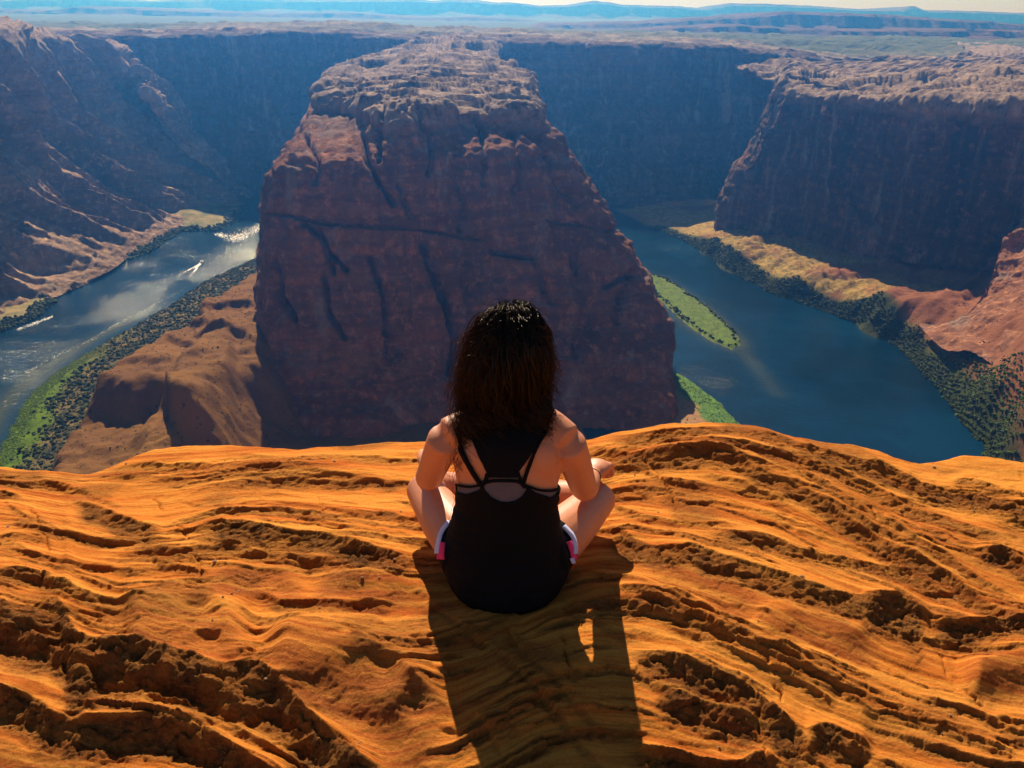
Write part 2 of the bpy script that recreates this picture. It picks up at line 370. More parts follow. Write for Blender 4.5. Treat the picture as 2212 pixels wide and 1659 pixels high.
# ---- far canyon wall behind the bend, with the plateau it carries
def far_pts(z0, rim, off):
    out = []
    for (px, py) in rim: out.append(P(px, py, z0) + W(0, off, 0))
    return out
F0 = [W(-900, 2300, ZR)] + [P(a, b, ZR) for a, b in [(560, 424), (590, 424)]] + [W(-150, 1480, ZR), W(100, 1440, ZR)] + [P(a, b, ZR) for a, b in [(1345, 452), (1450, 440), (1560, 432)]] + [W(560, 1500, ZR), W(800, 1600, ZR), W(1200, 1750, ZR)]
def shift(F, z, back, ins): return [p * W(1, 1, 0) + W(0, back, z) for p in F]
F1 = shift(F0, -240, 45, 0); F2 = shift(F0, -200, 75, 0); F3 = shift(F0, -130, 95, 0)
rimp = [(-300, 92), (300, 84), (520, 76), (700, 76), (900, 90), (1090, 94), (1280, 102), (1500, 108), (1720, 124), (1900, 150), (2300, 170)]
F4 = [PD(a, b, 1580 - 30 * math.sin(i * 1.3)) for i, (a, b) in enumerate(rimp)]
F0[0] = W(-1100, 1700, ZR)
F5 = [p + W(0, 60, 6) for p in F4]; F6 = [p + W(0, 420, 8) for p in F4]; F7 = [W((i - 5) * 480, 3000, -64) for i in range(11)]
F8 = [W((i - 5) * 1100, 5200, -62) for i in range(11)]; F9 = [W((i - 5) * 2600, 9300, -60) for i in range(11)]
for F, k in ((F1, .2), (F2, .4), (F3, .8)):
    for i in range(11):
        a = F0[i] * (1 - k) + F4[i] * k; F[i] = np.array([a[0], a[1], F[i][2]])
V = loft([F0, F1, F2, F3, F4, F5, F6, F7, F8, F9], 520, [28, 24, 40, 42, 12, 44, 50, 44, 24])
N = grid_normals(V); N = N * np.sign(N[60, 300] @ W(0, -1, 0))
x, y, z = V[..., 0], V[..., 1], V[..., 2]
row = np.arange(V.shape[0])[:, None] * np.ones((1, V.shape[1]))
wallm = 1 - sm(128, 142, row)
d = rock_disp(V, 30, 11, 2.5, 2.0, 37)
V2 = V + N * (d * (0.08 + 0.92 * wallm))[..., None]
tm = sm(136, 150, row)
V2[..., 2] += tm * (1 - 0.7 * sm(2600, 3600, y)) * slabs(x, y, 14.0, 150, 60, 81, 4.0)
nw = int(186)
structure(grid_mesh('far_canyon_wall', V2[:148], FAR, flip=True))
structure(grid_mesh('plateau', V2[147:], PLAT, flip=True))

# ---- right wall: the promontory above the river
def RP(l): return [P(a, b, z) for a, b, z in l]
r4 = [PD(a, b, y_) for a, b, y_ in [(1696, 176, 1260), (1686, 183, 1210), (1695, 196, 1180), (1740, 202, 1135), (1800, 208, 1085), (1862, 215, 1050), (1945, 215, 1010), (2040, 222, 975), (2120, 224, 945), (2230, 222, 915), (2420, 230, 880)]]
def rw(z, off, dz=0.0):
    out = []
    for i, q in enumerate(r4):
        u_, _ = proj(q); out.append(at_px(float(u_), q[1] - off, z + dz * max(0, i - 4))[0])
    return out
def rfix(l, three): l = list(l); l[:3] = [PD(*t) for t in three]; return l
R0 = [W(620, 1900, ZR), W(480, 1600, ZR)] + rfix(rw(-278, 34, 4), [(1566, 455, 1310), (1552, 480, 1225), (1562, 505, 1180)]) + [W(900, 500, -240)]
R1 = [W(640, 1900, -230), W(500, 1600, -230)] + rfix(rw(-232, 20, 2), [(1576, 425, 1300), (1557, 430, 1220), (1566, 440, 1182)]) + [W(900, 560, -210)]
R2 = [W(660, 1900, -185), W(520, 1600, -185)] + rfix(rw(-182, 12, 1), [(1592, 368, 1280), (1577, 378, 1212), (1590, 394, 1180)]) + [W(920, 600, -160)]
R3 = [W(680, 1900, -130), W(550, 1600, -130)] + rfix(rw(-132, 5), [(1660, 262, 1265), (1634, 288, 1210), (1646, 300, 1180)]) + [W(950, 640, -105)]
R4 = [W(700, 1900, -92), W(580, 1600, -92)] + r4 + [W(1000, 700, -70)]
def back(dy, dz, px_add):
    return [q + W(12 + px_add * i, dy, dz) for i, q in enumerate(r4)]
R5 = [W(720, 1900, -88), W(620, 1600, -88)] + back(45, 5, 3) + [W(1050, 760, -65)]
R6 = [W(800, 1900, -84), W(720, 1600, -84)] + back(190, 12, 8) + [W(1200, 900, -60)]
R7 = [W(1000 + 60 * i, 1950 - 20 * i, -76) for i in range(13)]
R8 = [W(1300 + 150 * i, 2700 - 60 * i, -70) for i in range(13)]
V = loft([R0, R1, R2, R3, R4, R5, R6, R7, R8], 440, [44, 44, 48, 44, 16, 24, 50, 14])
N = grid_normals(V); N = N * np.sign(N[80, 280] @ W(0, -1, 0))
x, y, z = V[..., 0], V[..., 1], V[..., 2]
row = np.arange(V.shape[0])[:, None] * np.ones((1, V.shape[1]))
tm = sm(178, 198, row)
d = rock_disp(V, 13, 7, 1.6, 1.5, 51, 0.12)
cr = [(12, 6, [(1820, 400), (1840, 440), (1900, 500)]), (10, 5, [(1600, 500), (1640, 530)]), (12, 8, [(1900, 620), (1925, 560)])]
V2 = V + N * (d * (1 - 0.85 * tm) + carve(V, cr, N))[..., None]
V2[..., 2] += tm * slabs(x, y, 15.0, 75, 36, 91, 5.0)
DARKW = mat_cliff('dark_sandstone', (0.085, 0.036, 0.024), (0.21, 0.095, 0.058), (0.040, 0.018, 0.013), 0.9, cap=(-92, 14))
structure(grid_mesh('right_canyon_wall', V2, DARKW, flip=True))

# ---- floors: thin-plate surfaces through measured points
def tps(ctrl, X, Y):
    c = np.asarray(ctrl, float); n = len(c); s = 500.0; p = c[:, :2] / s
    r = np.linalg.norm(p[:, None] - p[None], axis=2); K = np.where(r > 0, r * r * np.log(r + 1e-12), 0)
    A = np.zeros((n + 3, n + 3)); A[:n, :n] = K + np.eye(n) * 1e-5; A[:n, n] = 1; A[:n, n + 1:] = p; A[n, :n] = 1; A[n + 1:, :n] = p.T
    w = np.linalg.solve(A, np.r_[c[:, 2], 0, 0, 0])
    out = w[n] + w[n + 1] * X / s + w[n + 2] * Y / s
    for i in range(n):
        r = np.hypot(X / s - p[i, 0], Y / s - p[i, 1]); out = out + w[i] * np.where(r > 0, r * r * np.log(r + 1e-12), 0)
    return out
def polyline_sd(pl, X, Y):
    """distance to a polyline, positive on its left-hand side"""
    best = np.full(X.shape, 1e9); sg = np.ones(X.shape); pl = np.asarray(pl)[:, :2]
    for a, b in zip(pl[:-1], pl[1:]):
        ab = b - a; t = np.clip(((X - a[0]) * ab[0] + (Y - a[1]) * ab[1]) / (ab @ ab), 0, 1)
        dx = X - a[0] - t * ab[0]; dy = Y - a[1] - t * ab[1]; dd = np.hypot(dx, dy)
        cr_ = ab[0] * dy - ab[1] * dx; m = dd < best
        best = np.where(m, dd, best); sg = np.where(m, np.sign(cr_), sg)
    return best * sg

# left floor: green shore, scrub bank, brown benches below the butte
shoreL = [P(a, b, ZR) for a, b in [(-60, 1000), (0, 890), (30, 850), (90, 800), (200, 735), (330, 665), (430, 600), (520, 562), (575, 540)]]
benchL = [P(a, b, -266) for a, b in [(60, 1060), (85, 990), (150, 920), (240, 850), (290, 800), (330, 760), (395, 735), (420, 690), (470, 640), (540, 590), (575, 575)]]
nx, ny = 400, 360
X, Y = np.meshgrid(np.linspace(-560, 110, nx), np.linspace(330, 1150, ny))
dS = -polyline_sd(shoreL, X, Y); dB = -polyline_sd(benchL, X, Y)
wob = 8 * fbm(X / 40, Y / 40, o=4, seed=101)
Z = ZR - 2.5 + 6.5 * sm(-6, 45, dS) + 3 * sm(20, 90, dS)
Zb = -262 + 10 * sm(0, 120, dB) + 6 * fbm(X / 120, Y / 120, o=3, seed=103)
Zb = Zb + 9 * sm(0, 1, (dB + wob * 2 - 55) / 14) * sm(900, 700, Y)
# scarps across the bench: (height m, face px, tail px, picture line)
bu, bv_ = proj(np.stack([X, Y, np.full_like(X, -265.0)], -1).reshape(-1, 3)); bu = bu.reshape(X.shape); bv_ = bv_.reshape(X.shape)
wv = 4 * fbm(X / 18, Y / 18, o=4, seed=104, gain=.6)
for A, w_, L, pl_ in [(6, 8, 60, [(420, 775), (445, 772), (480, 778), (520, 786), (560, 800)]), (6, 6, 40, [(425, 700), (470, 690), (500, 680), (560, 676)]), (5, 5, 40, [(540, 835), (570, 850), (610, 850)]),
                      (24, 46, 70, [(120, 905), (170, 890), (210, 885), (245, 890), (300, 905), (340, 892), (372, 905), (388, 945), (440, 965), (520, 975)]), (5, 12, 40, [(235, 870), (260, 850), (300, 842), (350, 850), (400, 852), (470, 845)]),
                      (4, 8, 40, [(350, 790), (380, 778), (420, 790), (455, 812), (440, 840)]), (7, 8, 30, [(330, 740), (380, 730), (430, 742), (470, 740)]), (6, 8, 50, [(520, 955), (560, 935), (620, 925)])]:
    pl_ = np.array(pl_, float); lv = np.interp(bu, pl_[:, 0], pl_[:, 1]); dd = bv_ - lv + wv
    tp = sm(pl_[0, 0] - 5, pl_[0, 0] + 25, bu) * sm(pl_[-1, 0] + 5, pl_[-1, 0] - 25, bu)
    Zb = Zb + A * tp * ((1 - sm(0, w_, dd)) * np.exp(np.minimum(dd, 0) / (2.2 * L)))
gul = fbm((X + .4 * Y) / 26, (Y - .4 * X) / 70, o=4, seed=105, ridged=True)
Zb = Zb + 1.4 * gul + slabs(X, Y, 5.0, 90, 60, 106, 4.0) * .8 + 1.0 * fbm(X / 13, Y / 13, o=4, seed=109, ridged=True)
e = sm(-4, 16, dB + wob)
Z = Z * (1 - e) + Zb * e + e * 1.2 * fbm(X / 9, Y / 9, o=4, seed=107) + 0.5 * fbm(X / 5, Y / 5, o=3, seed=108) * sm(2, 12, dS)
lf = sm(-215, -150, X + 10 * fbm(X / 30, Y / 30, o=3, seed=113)) * sm(720, 610, Y); Z = Z - lf * np.maximum(Z + 296, 0) * .95
rf = sm(20, 85, X + 8 * fbm(X / 30, Y / 30, o=3, seed=112)); Z = Z * (1 - rf) + (ZR - 4) * rf
V = np.stack([X, Y, Z], -1)
VEG = {}
VEG['left'] = (X, Y, Z, dS, dB)
m = M('left_bank_ground'); p = m.pos()
bank = m.attr('bank'); grn = m.attr('green')
rock = m.mix(m.ramp(m.noise(p, 0.014, 6, 0.6), [(0.35, 0.0), (0.65, 1.0)]), (0.15, 0.064, 0.016), (0.23, 0.105, 0.024))
rock = m.mix(m.ramp(m.noise(p, 0.06, 8, 0.7), [(0.35, 0.6), (0.52, 0.0)]), rock, (0.12, 0.05, 0.025))
vo = m.n('ShaderNodeTexVoronoi', {'Vector': p, 'Scale': 0.2, 'Randomness': 1.0}).outputs['Distance']
rock = m.mix(m.math('MULTIPLY', m.ramp(vo, [(0.14, 0.9), (0.24, 0.0)]), m.ramp(m.noise(p, 0.02, 3, 0.5), [(0.38, 0.0), (0.5, 1.0)])), rock, (0.035, 0.03, 0.012))
dirt = m.mix(m.ramp(m.noise(p, 0.06, 7, 0.75), [(0.45, 0.0), (0.62, 1.0)]), (0.050, 0.045, 0.020), (0.22, 0.15, 0.05))
gr = m.mix(m.ramp(m.noise(p, 0.08, 8, 0.75), [(0.35, 0.0), (0.65, 1.0)]), (0.045, 0.090, 0.003), (0.13, 0.205, 0.006))
c = m.mix(grn, dirt, gr); c = m.mix(bank, c, rock)
LB = m.set(Base_Color=c, Roughness=0.95, Normal=m.bump(m.noise(p, 0.3, 9, 0.7), 0.8, 1.5)); m.b.inputs['Specular IOR Level'].default_value = 0.1
greenw = sm(1, 4, dS) * (1 - sm(34, 50, dS + 8 * fbm(X / 25, Y / 25, o=3, seed=110))) * sm(760, 620, Y + 30 * vnoise(X / 50, Y / 50, seed=9)) + 0.8 * sm(1, 3, dS) * (1 - sm(5, 9, dS))
structure(grid_mesh('left_river_bank', V, LB, attrs={'bank': np.clip(e * 1.4, 0, 1), 'green': np.clip(greenw, 0, 1)}))

# right floor: bank, lit bench and red slopes
shoreR = [P(a, b, ZR) for a, b in [(1420, 500), (1500, 540), (1555, 580), (1640, 630), (1760, 672), (1850, 705), (1930, 760), (1995, 830), (2040, 900), (2085, 960), (2110, 1040), (2130, 1150)]]
nx, ny = 320, 360
X, Y = np.meshgrid(np.linspace(150, 800, nx), np.linspace(320, 1400, ny))
ctrl = [P(a, b, z) for a, b, z in [(1500, 500, -294), (1560, 545, -283), (1640, 550, -280), (1760, 600, -278), (1900, 690, -280), (1960, 705, -282),
        (1600, 590, -294), (1700, 640, -294), (1800, 670, -294), (1900, 720, -294), (2000, 790, -293), (2080, 880, -290), (2150, 940, -288), (2212, 1000, -286), (2300, 1100, -284),
        (2100, 700, -262), (2060, 720, -272), (2212, 760, -235), (2150, 800, -262), (2212, 860, -258), (2300, 800, -215), (2400, 760, -190), (2300, 900, -240), (2400, 1000, -240)]]
ctrl += [q * W(1, 1, 0) + W(0, 0, z_) for q, z_ in zip(R0[5:12], (-278, -276, -276, -276, -270, -262, -250))] + [q * W(1, 1, 0) + W(-12, -50, z_) for q, z_ in zip(R0[5:12], (-281, -280, -280, -280, -276, -268, -256))]
ctrl += [W(700, 400, -200), W(800, 700, -180), W(900, 1000, -240), W(900, 1300, -250), W(500, 1250, -275), W(360, 1400, -290)]
dS = polyline_sd(shoreR, X, Y)
T = tps(ctrl, X, Y)
sl = fbm((X * 0.8 + Y * 0.6) / 60, (X * -0.6 + Y * 0.8) / 18, o=4, seed=121, ridged=True)
T = T + (4.5 + 4.5 * sm(430, 520, X)) * sl * sm(-290, -278, T) + (4 * fbm(X / 22, Y / 22, o=4, seed=122) + 2.2 * fbm(X / 11, Y / 11, o=4, seed=127, ridged=True)) * sm(-292, -280, T)
T = np.maximum(T, ZR + 3)
e = sm(-3, 26, dS + 6 * fbm(X / 30, Y / 30, o=3, seed=123))
Z = (ZR - 3) * (1 - e) + T * e
Z = np.where(dS < -8, ZR - 3, Z) + 0.5 * fbm(X / 5, Y / 5, o=3, seed=124)
m = M('right_bank_ground'); p = m.pos(); grn = m.attr('green')
yel = m.ramp(m.noise(p, 0.010, 5, 0.55), [(0.42, 0.0), (0.56, 1.0)])
red = m.mix(m.ramp(m.noise(p, 0.03, 8, 0.7), [(0.35, 0.0), (0.65, 1.0)]), (0.19, 0.065, 0.032), (0.34, 0.14, 0.07))
dry = m.mix(m.ramp(m.noise(p, 0.15, 8, 0.8), [(0.40, 0.0), (0.55, 1.0)]), (0.13, 0.10, 0.03), (0.45, 0.30, 0.09))
c = m.mix(m.attr('flat'), red, dry)
c = m.mix(grn, c, (0.05, 0.06, 0.02))
RB = m.set(Base_Color=c, Roughness=0.95, Normal=m.bump(m.noise(p, 0.25, 9, 0.75), 1.0, 2.5)); m.b.inputs['Specular IOR Level'].default_value = 0.1
flat = (1 - sm(-280, -268, Z)) * sm(0.1, -0.5, fbm(X / 60, Y / 60, o=3, seed=126) - 0.35)
structure(grid_mesh('right_river_bank', np.stack([X, Y, Z], -1), RB, attrs={'green': 1 - sm(20, 34, dS), 'flat': flat}))
VEG['right'] = (X, Y, Z, dS, None)

# right spur at the picture's edge
S0 = RP([(1985, 705, -275), (2040, 760, -272), (2100, 760, -262), (2160, 800, -262), (2212, 790, -245), (2330, 800, -235), (2600, 850, -230)])
S1 = RP([(2075, 690, -262), (2085, 690, -260), (2110, 690, -255), (2150, 700, -250), (2212, 700, -240), (2320, 690, -225), (2600, 720, -220)])
S2 = RP([(2128, 630, -240), (2132, 628, -240), (2150, 625, -238), (2180, 620, -235), (2225, 615, -228), (2320, 600, -210), (2600, 600, -200)])
S3 = RP([(2165, 520, -205), (2168, 520, -205), (2180, 520, -204), (2200, 515, -202), (2235, 500, -196), (2320, 480, -185), (2600, 460, -170)])
S4 = RP([(2190, 503, -198), (2190, 503, -198), (2200, 500, -197), (2215, 495, -195), (2245, 480, -188), (2330, 455, -175), (2600, 420, -155)])
S5 = [p + W(120, 160, 5) for p in S4]
V = loft([S0, S1, S2, S3, S4, S5], 240, [40, 40, 60, 12, 20])
N = grid_normals(V); N = N * np.sign(N[80, 100] @ W(-.3, -1, 0))
V = V + N * rock_disp(V, 3, 4, 1.0, 1.0, 66)[..., None]
structure(grid_mesh('right_spur', V, mat_cliff('spur_sandstone', (0.30, 0.12, 0.065), (0.42, 0.19, 0.10), (0.2, 0.08, 0.05), 0.4), flip=True))

# left shore below the wall: shelf with scrub, sandy point
shoreW = [P(a, b, ZR) for a, b in [(-80, 745), (0, 725), (90, 690), (140, 650), (120, 628), (200, 600), (245, 580), (330, 548), (400, 503), (470, 502), (520, 482), (545, 455), (548, 430), (500, 415)]]
X, Y = np.meshgrid(np.linspace(-760, -330, 220), np.linspace(600, 1650, 300))
dS = polyline_sd(shoreW, X, Y)
Z = ZR - 3 + 7 * sm(-3, 22, dS) + 10 * sm(20, 90, dS) + 0.6 * fbm(X / 6, Y / 6, o=3, seed=131)
m = M('left_shelf_ground'); p = m.pos()
c = m.mix(m.ramp(m.noise(p, 0.05, 7, 0.75), [(0.4, 0.0), (0.58, 1.0)]), (0.07, 0.085, 0.02), (0.28, 0.20, 0.07))
c = m.mix(m.attr('green'), c, (0.07, 0.13, 0.010))
LS = m.set(Base_Color=c, Roughness=0.95)
structure(grid_mesh('left_shelf', np.stack([X, Y, Z], -1), LS, attrs={'green': 1 - sm(13, 22, dS + 5 * fbm(X / 30, Y / 30, o=3, seed=133))}))
VEG['shelf'] = (X, Y, Z, dS, None)

# island
isl = np.array([P(a, b, ZR)[:2] for a, b in [(1383, 600), (1400, 592), (1435, 600), (1475, 625), (1530, 665), (1560, 690), (1590, 720), (1598, 745), (1580, 755), (1540, 738), (1490, 705), (1440, 660), (1400, 625)]])
X, Y = np.meshgrid(np.linspace(isl[:, 0].min() - 40, isl[:, 0].max() + 40, 150), np.linspace(isl[:, 1].min() - 60, isl[:, 1].max() + 30, 180))
pl = np.vstack([isl, isl[:1]]); dI = np.abs(polyline_sd(pl, X, Y))
def inside(pl, X, Y):
    c = np.zeros(X.shape, bool)
    for (x1, y1), (x2, y2) in zip(pl[:-1], pl[1:]):
        c ^= ((y1 > Y) != (y2 > Y)) & (X < (x2 - x1) * (Y - y1) / (y2 - y1 + 1e-12) + x1)
    return c
dI = np.where(inside(pl, X, Y), dI, -dI) + 2.5 + 2.0 * fbm(X / 8, Y / 8, o=3, seed=140)
Z = ZR - 2 + 3.6 * sm(-4, 6, dI) + 0.5 * fbm(X / 4, Y / 4, o=3, seed=141) * sm(0, 5, dI)
m = M('island_ground'); p = m.pos()
gr = m.mix(m.ramp(m.noise(p, 0.12, 8, 0.75), [(0.35, 0.0), (0.62, 1.0)]), (0.045, 0.090, 0.003), (0.12, 0.195, 0.006))
c = m.mix(m.ramp(m.noise(p, 0.05, 6, 0.8), [(0.56, 0.0), (0.66, 0.8)]), gr, (0.16, 0.13, 0.04))
c = m.mix(m.attr('sand'), c, (0.34, 0.27, 0.17))
GI = m.set(Base_Color=c, Roughness=0.95, Normal=m.bump(m.noise(p, 0.5, 8, 0.8), 1.0, 1.0))
structure(grid_mesh('river_island', np.stack([X, Y, Z], -1), GI, attrs={'sand': 1 - sm(0.3, 1.8, dI)}))
VEG['island'] = (X, Y, Z, dI, None)
# green bank right of the butte's foot
pr = np.array([P(a, b, ZR)[:2] for a, b in [(1400, 770), (1440, 790), (1500, 825), (1560, 870), (1600, 915), (1640, 1000), (1600, 1200), (1300, 1100), (1380, 900)]])
X, Y = np.meshgrid(np.linspace(60, 300, 130), np.linspace(420, 740, 160)); pl = np.vstack([pr, pr[:1]])
dI = np.abs(polyline_sd(pl, X, Y)); dI = np.where(inside(pl, X, Y), dI, -dI) + 1.5 * fbm(X / 8, Y / 8, o=3, seed=150)
Z = ZR - 2 + 3.6 * sm(-4, 7, dI) + 8 * sm(25, 90, dI) + 0.5 * fbm(X / 5, Y / 5, o=3, seed=151)
m = M('near_bank_ground'); p = m.pos()
c = m.mix(m.attr('dirt'), m.mix(m.ramp(m.noise(p, 0.12, 8, 0.75), [(0.35, 0.0), (0.62, 1.0)]), (0.03, 0.09, 0.010), (0.10, 0.22, 0.02)), (0.34, 0.17, 0.07))
NB = m.set(Base_Color=c, Roughness=0.95, Normal=m.bump(m.noise(p, 0.5, 8, 0.8), 1.0, 1.0))
structure(grid_mesh('near_river_bank', np.stack([X, Y, Z], -1), NB, attrs={'dirt': sm(24, 30, dI + 6 * fbm(X / 14, Y / 14, o=3, seed=152))}))
VEG['near'] = (X, Y, Z, dI, None)

# ---- river
gx = np.r_[np.linspace(-2500, -800, 8)[:-1], np.linspace(-800, 620, 240), np.linspace(620, 2500, 8)[1:]]; gy = np.r_[np.linspace(150, 380, 6)[:-1], np.linspace(380, 1600, 220), np.linspace(1600, 2600, 6)[1:]]
X, Y = np.meshgrid(gx, gy)
d1 = np.abs(polyline_sd(shoreL, X, Y)); pls = np.vstack([isl, isl[:1]]); d2 = np.abs(polyline_sd(pls, X, Y))
bar = [P(a, b, ZR) for a, b in [(1598, 735), (1608, 762), (1640, 800), (1680, 850)]]
shal = 0.75 * np.exp(-np.maximum(d1 - 1, 0) / 7) * sm(1000, 760, Y) + 0.6 * np.exp(-d2 / 5) + 0.28 * np.exp(-(np.abs(polyline_sd(bar, X, Y)) / 8) ** 2) * (1 + .5 * vnoise(X / 20, Y / 20, seed=6))
m = M('river_water'); p = m.pos()
h = m.noise(m.mapping(p, (0.16, 0.30, 0.1), (0, 0, 0.3)), 1.0, 8, 0.66)
gust = m.ramp(m.noise(p, 0.010, 4, 0.6), [(0.35, 0.35), (0.65, 1.0)])
deep = m.mix(m.ramp(m.noise(p, 0.006, 4, 0.6), [(0.4, 0.0), (0.6, 1.0)]), (0.002, 0.014, 0.030), (0.003, 0.030, 0.070))
wc = m.mix(m.attr('shallow'), deep, (0.085, 0.088, 0.040))
# wake waves spreading behind the boat
RIV = m.set(Base_Color=wc, Roughness=0.11, IOR=1.33, Normal=m.bump(h, gust, 0.95))
structure(grid_mesh('river', np.stack([X, Y, np.full_like(X, ZR)], -1), RIV, attrs={'shallow': np.clip(shal, 0, 1)}))
structure(mesh_from('canyon_floor', [(-12000, -3000, -312), (12000, -3000, -312), (12000, 12000, -312), (-12000, 12000, -312)], [(0, 1, 2, 3)], SAND))

# ---- scrub, reeds and trees along the water, nobody could count them
m = M('scrub_leaves'); tn = m.attr('tone'); p = m.pos()
SCRUB = m.set(Base_Color=m.mix(tn, (0.014, 0.020, 0.007), (0.060, 0.075, 0.020)), Roughness=0.9); m.b.inputs['Specular IOR Level'].default_value = 0.1
m = M('green_leaves'); tn = m.attr('tone')
GREENL = m.set(Base_Color=m.mix(tn, (0.035, 0.070, 0.003), (0.11, 0.180, 0.006)), Roughness=0.85); m.b.inputs['Specular IOR Level'].default_value = 0.1
m = M('mixed_leaves'); tn = m.attr('tone')
MIXL = m.set(Base_Color=m.mix(tn, (0.016, 0.028, 0.008), (0.080, 0.130, 0.022)), Roughness=0.85); m.b.inputs['Specular IOR Level'].default_value = 0.1
OCT = np.array([(1, 0, 0), (-1, 0, 0), (0, 1, 0), (0, -1, 0), (0, 0, 1), (.6, .6, .7), (-.6, -.5, .75), (.5, -.6, .7), (-.6, .6, .7)], float)
OCF = np.array([(0, 5, 2), (2, 5, 8), (2, 8, 1), (1, 8, 6), (1, 6, 3), (3, 6, 7), (3, 7, 0), (0, 7, 5), (5, 4, 8), (8, 4, 6), (6, 4, 7), (7, 4, 5)])
def scatter(name, label, key, n, mask, rmin, rmax, mat, hk=1.0, power=1.0):
    X, Y, Z, dS_, dB_ = VEG[key]; w_ = mask(X, Y, dS_, dB_).ravel(); w_ = np.clip(w_, 0, 1) ** power
    w_ = w_ * (Z.ravel() > ZR - 0.2); pr_ = w_ / w_.sum(); k = rng.choice(len(pr_), n, p=pr_)
    sx_, sy_ = X[0, 1] - X[0, 0], Y[1, 0] - Y[0, 0]
    c = np.stack([X.ravel()[k] + rng.uniform(-.5, .5, n) * sx_, Y.ravel()[k] + rng.uniform(-.5, .5, n) * sy_, Z.ravel()[k]], 1)
    r_ = rmin + (rmax - rmin) * rng.random(n) ** 2.2
    V_ = OCT[None] * (r_[:, None, None] * rng.uniform(.65, 1.35, (n, 9, 1))) * np.array([1, 1, hk]); a = rng.uniform(0, 6.28, n); ca, sa_ = np.cos(a)[:, None], np.sin(a)[:, None]
    V_ = np.stack([V_[..., 0] * ca - V_[..., 1] * sa_, V_[..., 0] * sa_ + V_[..., 1] * ca, V_[..., 2]], -1) + c[:, None]
    F_ = (OCF[None] + (np.arange(n) * 9)[:, None, None]).reshape(-1, 3)
    o = bulk_mesh(name, V_.reshape(-1, 3), F_, mat); at = o.data.attributes.new('tone', 'FLOAT', 'POINT'); at.data.foreach_set('value', np.repeat(rng.random(n), 9).astype(np.float32))
    stuff(o, label, 'shrubs'); return o
def fb(X, Y, s_, sd__): return 0.5 + 0.8 * fbm(X / s_, Y / s_, o=3, seed=sd__)
scatter('bank_scrub', 'dark grey green scrub covering the bank between the green reeds and the brown bench', 'left', 12000, lambda X, Y, S_, B_: sm(30, 46, S_ + 8 * fbm(X / 25, Y / 25, o=3, seed=110)) * (1 - sm(-8, 4, B_)) * (.6 + fb(X, Y, 20, 500)) + sm(700, 800, Y) * sm(5, 10, S_) * (1 - sm(-8, 4, B_)), 0.5, 2.1, SCRUB, .9)
scatter('bench_scrub', 'scattered low bushes dotting the brown bench left of the butte', 'left', 6000, lambda X, Y, S_, B_: sm(4, 12, B_) * fb(X, Y, 50, 503), 0.25, 0.85, SCRUB, .7)
scatter('reeds', 'bright green reeds along the near left shore', 'left', 5000, lambda X, Y, S_, B_: sm(2, 5, S_) * (1 - sm(24, 34, S_)) * sm(800, 650, Y) + .5 * sm(1, 3, S_) * (1 - sm(6, 9, S_)), 0.25, 0.8, GREENL, .7)
scatter('shore_scrub', 'dense green bushes along the right river bank', 'right', 10000, lambda X, Y, S_, B_: sm(4, 8, S_) * (1 - sm(14, 26, S_ + 8 * fbm(X / 30, Y / 30, o=3, seed=510))) * (.5 + fb(X, Y, 25, 511)) * sm(1300, 1150, Y), 0.5, 1.9, SCRUB, 1.0)
scatter('slope_scrub', 'low bushes dotting the dry right slope', 'right', 6000, lambda X, Y, S_, B_: sm(26, 40, S_) * fb(X, Y, 45, 513) * sm(1300, 1100, Y), 0.3, 0.9, SCRUB, .8)
scatter('shore_trees', 'fuller green bushes at the near end of the right bank', 'right', 5200, lambda X, Y, S_, B_: sm(5, 10, S_) * (1 - sm(30, 44, S_)) * sm(720, 560, Y), 0.6, 1.7, MIXL, 1.1)
scatter('wall_foot_scrub', 'green bushes along the foot of the left canyon wall', 'shelf', 3800, lambda X, Y, S_, B_: sm(3, 6, S_) * (1 - sm(12, 24, S_ + 8 * fbm(X / 30, Y / 30, o=3, seed=520))) * (.4 + fb(X, Y, 40, 521)), 0.9, 3.2, SCRUB, 1.0)
scatter('wall_foot_reeds', 'bright green reeds on the left shore where the river bends', 'shelf', 1600, lambda X, Y, S_, B_: sm(1, 3, S_) * (1 - sm(8, 14, S_)) * sm(900, 1100, Y), 0.6, 1.8, GREENL, .8)
scatter('island_reeds', 'green reeds and bushes covering the river island', 'island', 3500, lambda X, Y, S_, B_: sm(1, 4, S_), 0.12, 0.45, GREENL, .8)
scatter('island_scrub', 'dark bushes along the far edge of the river island', 'island', 260, lambda X, Y, S_, B_: sm(2, 4, S_) * sm(9, 6, S_) * sm(700, 850, Y), 0.9, 2.2, SCRUB, 1.0)
scatter('near_bank_scrub', 'green reeds and bushes on the bank below the right foot of the butte', 'near', 3000, lambda X, Y, S_, B_: sm(1, 4, S_) * (1 - .75 * sm(22, 27, S_)), 0.25, 0.8, GREENL, .8)

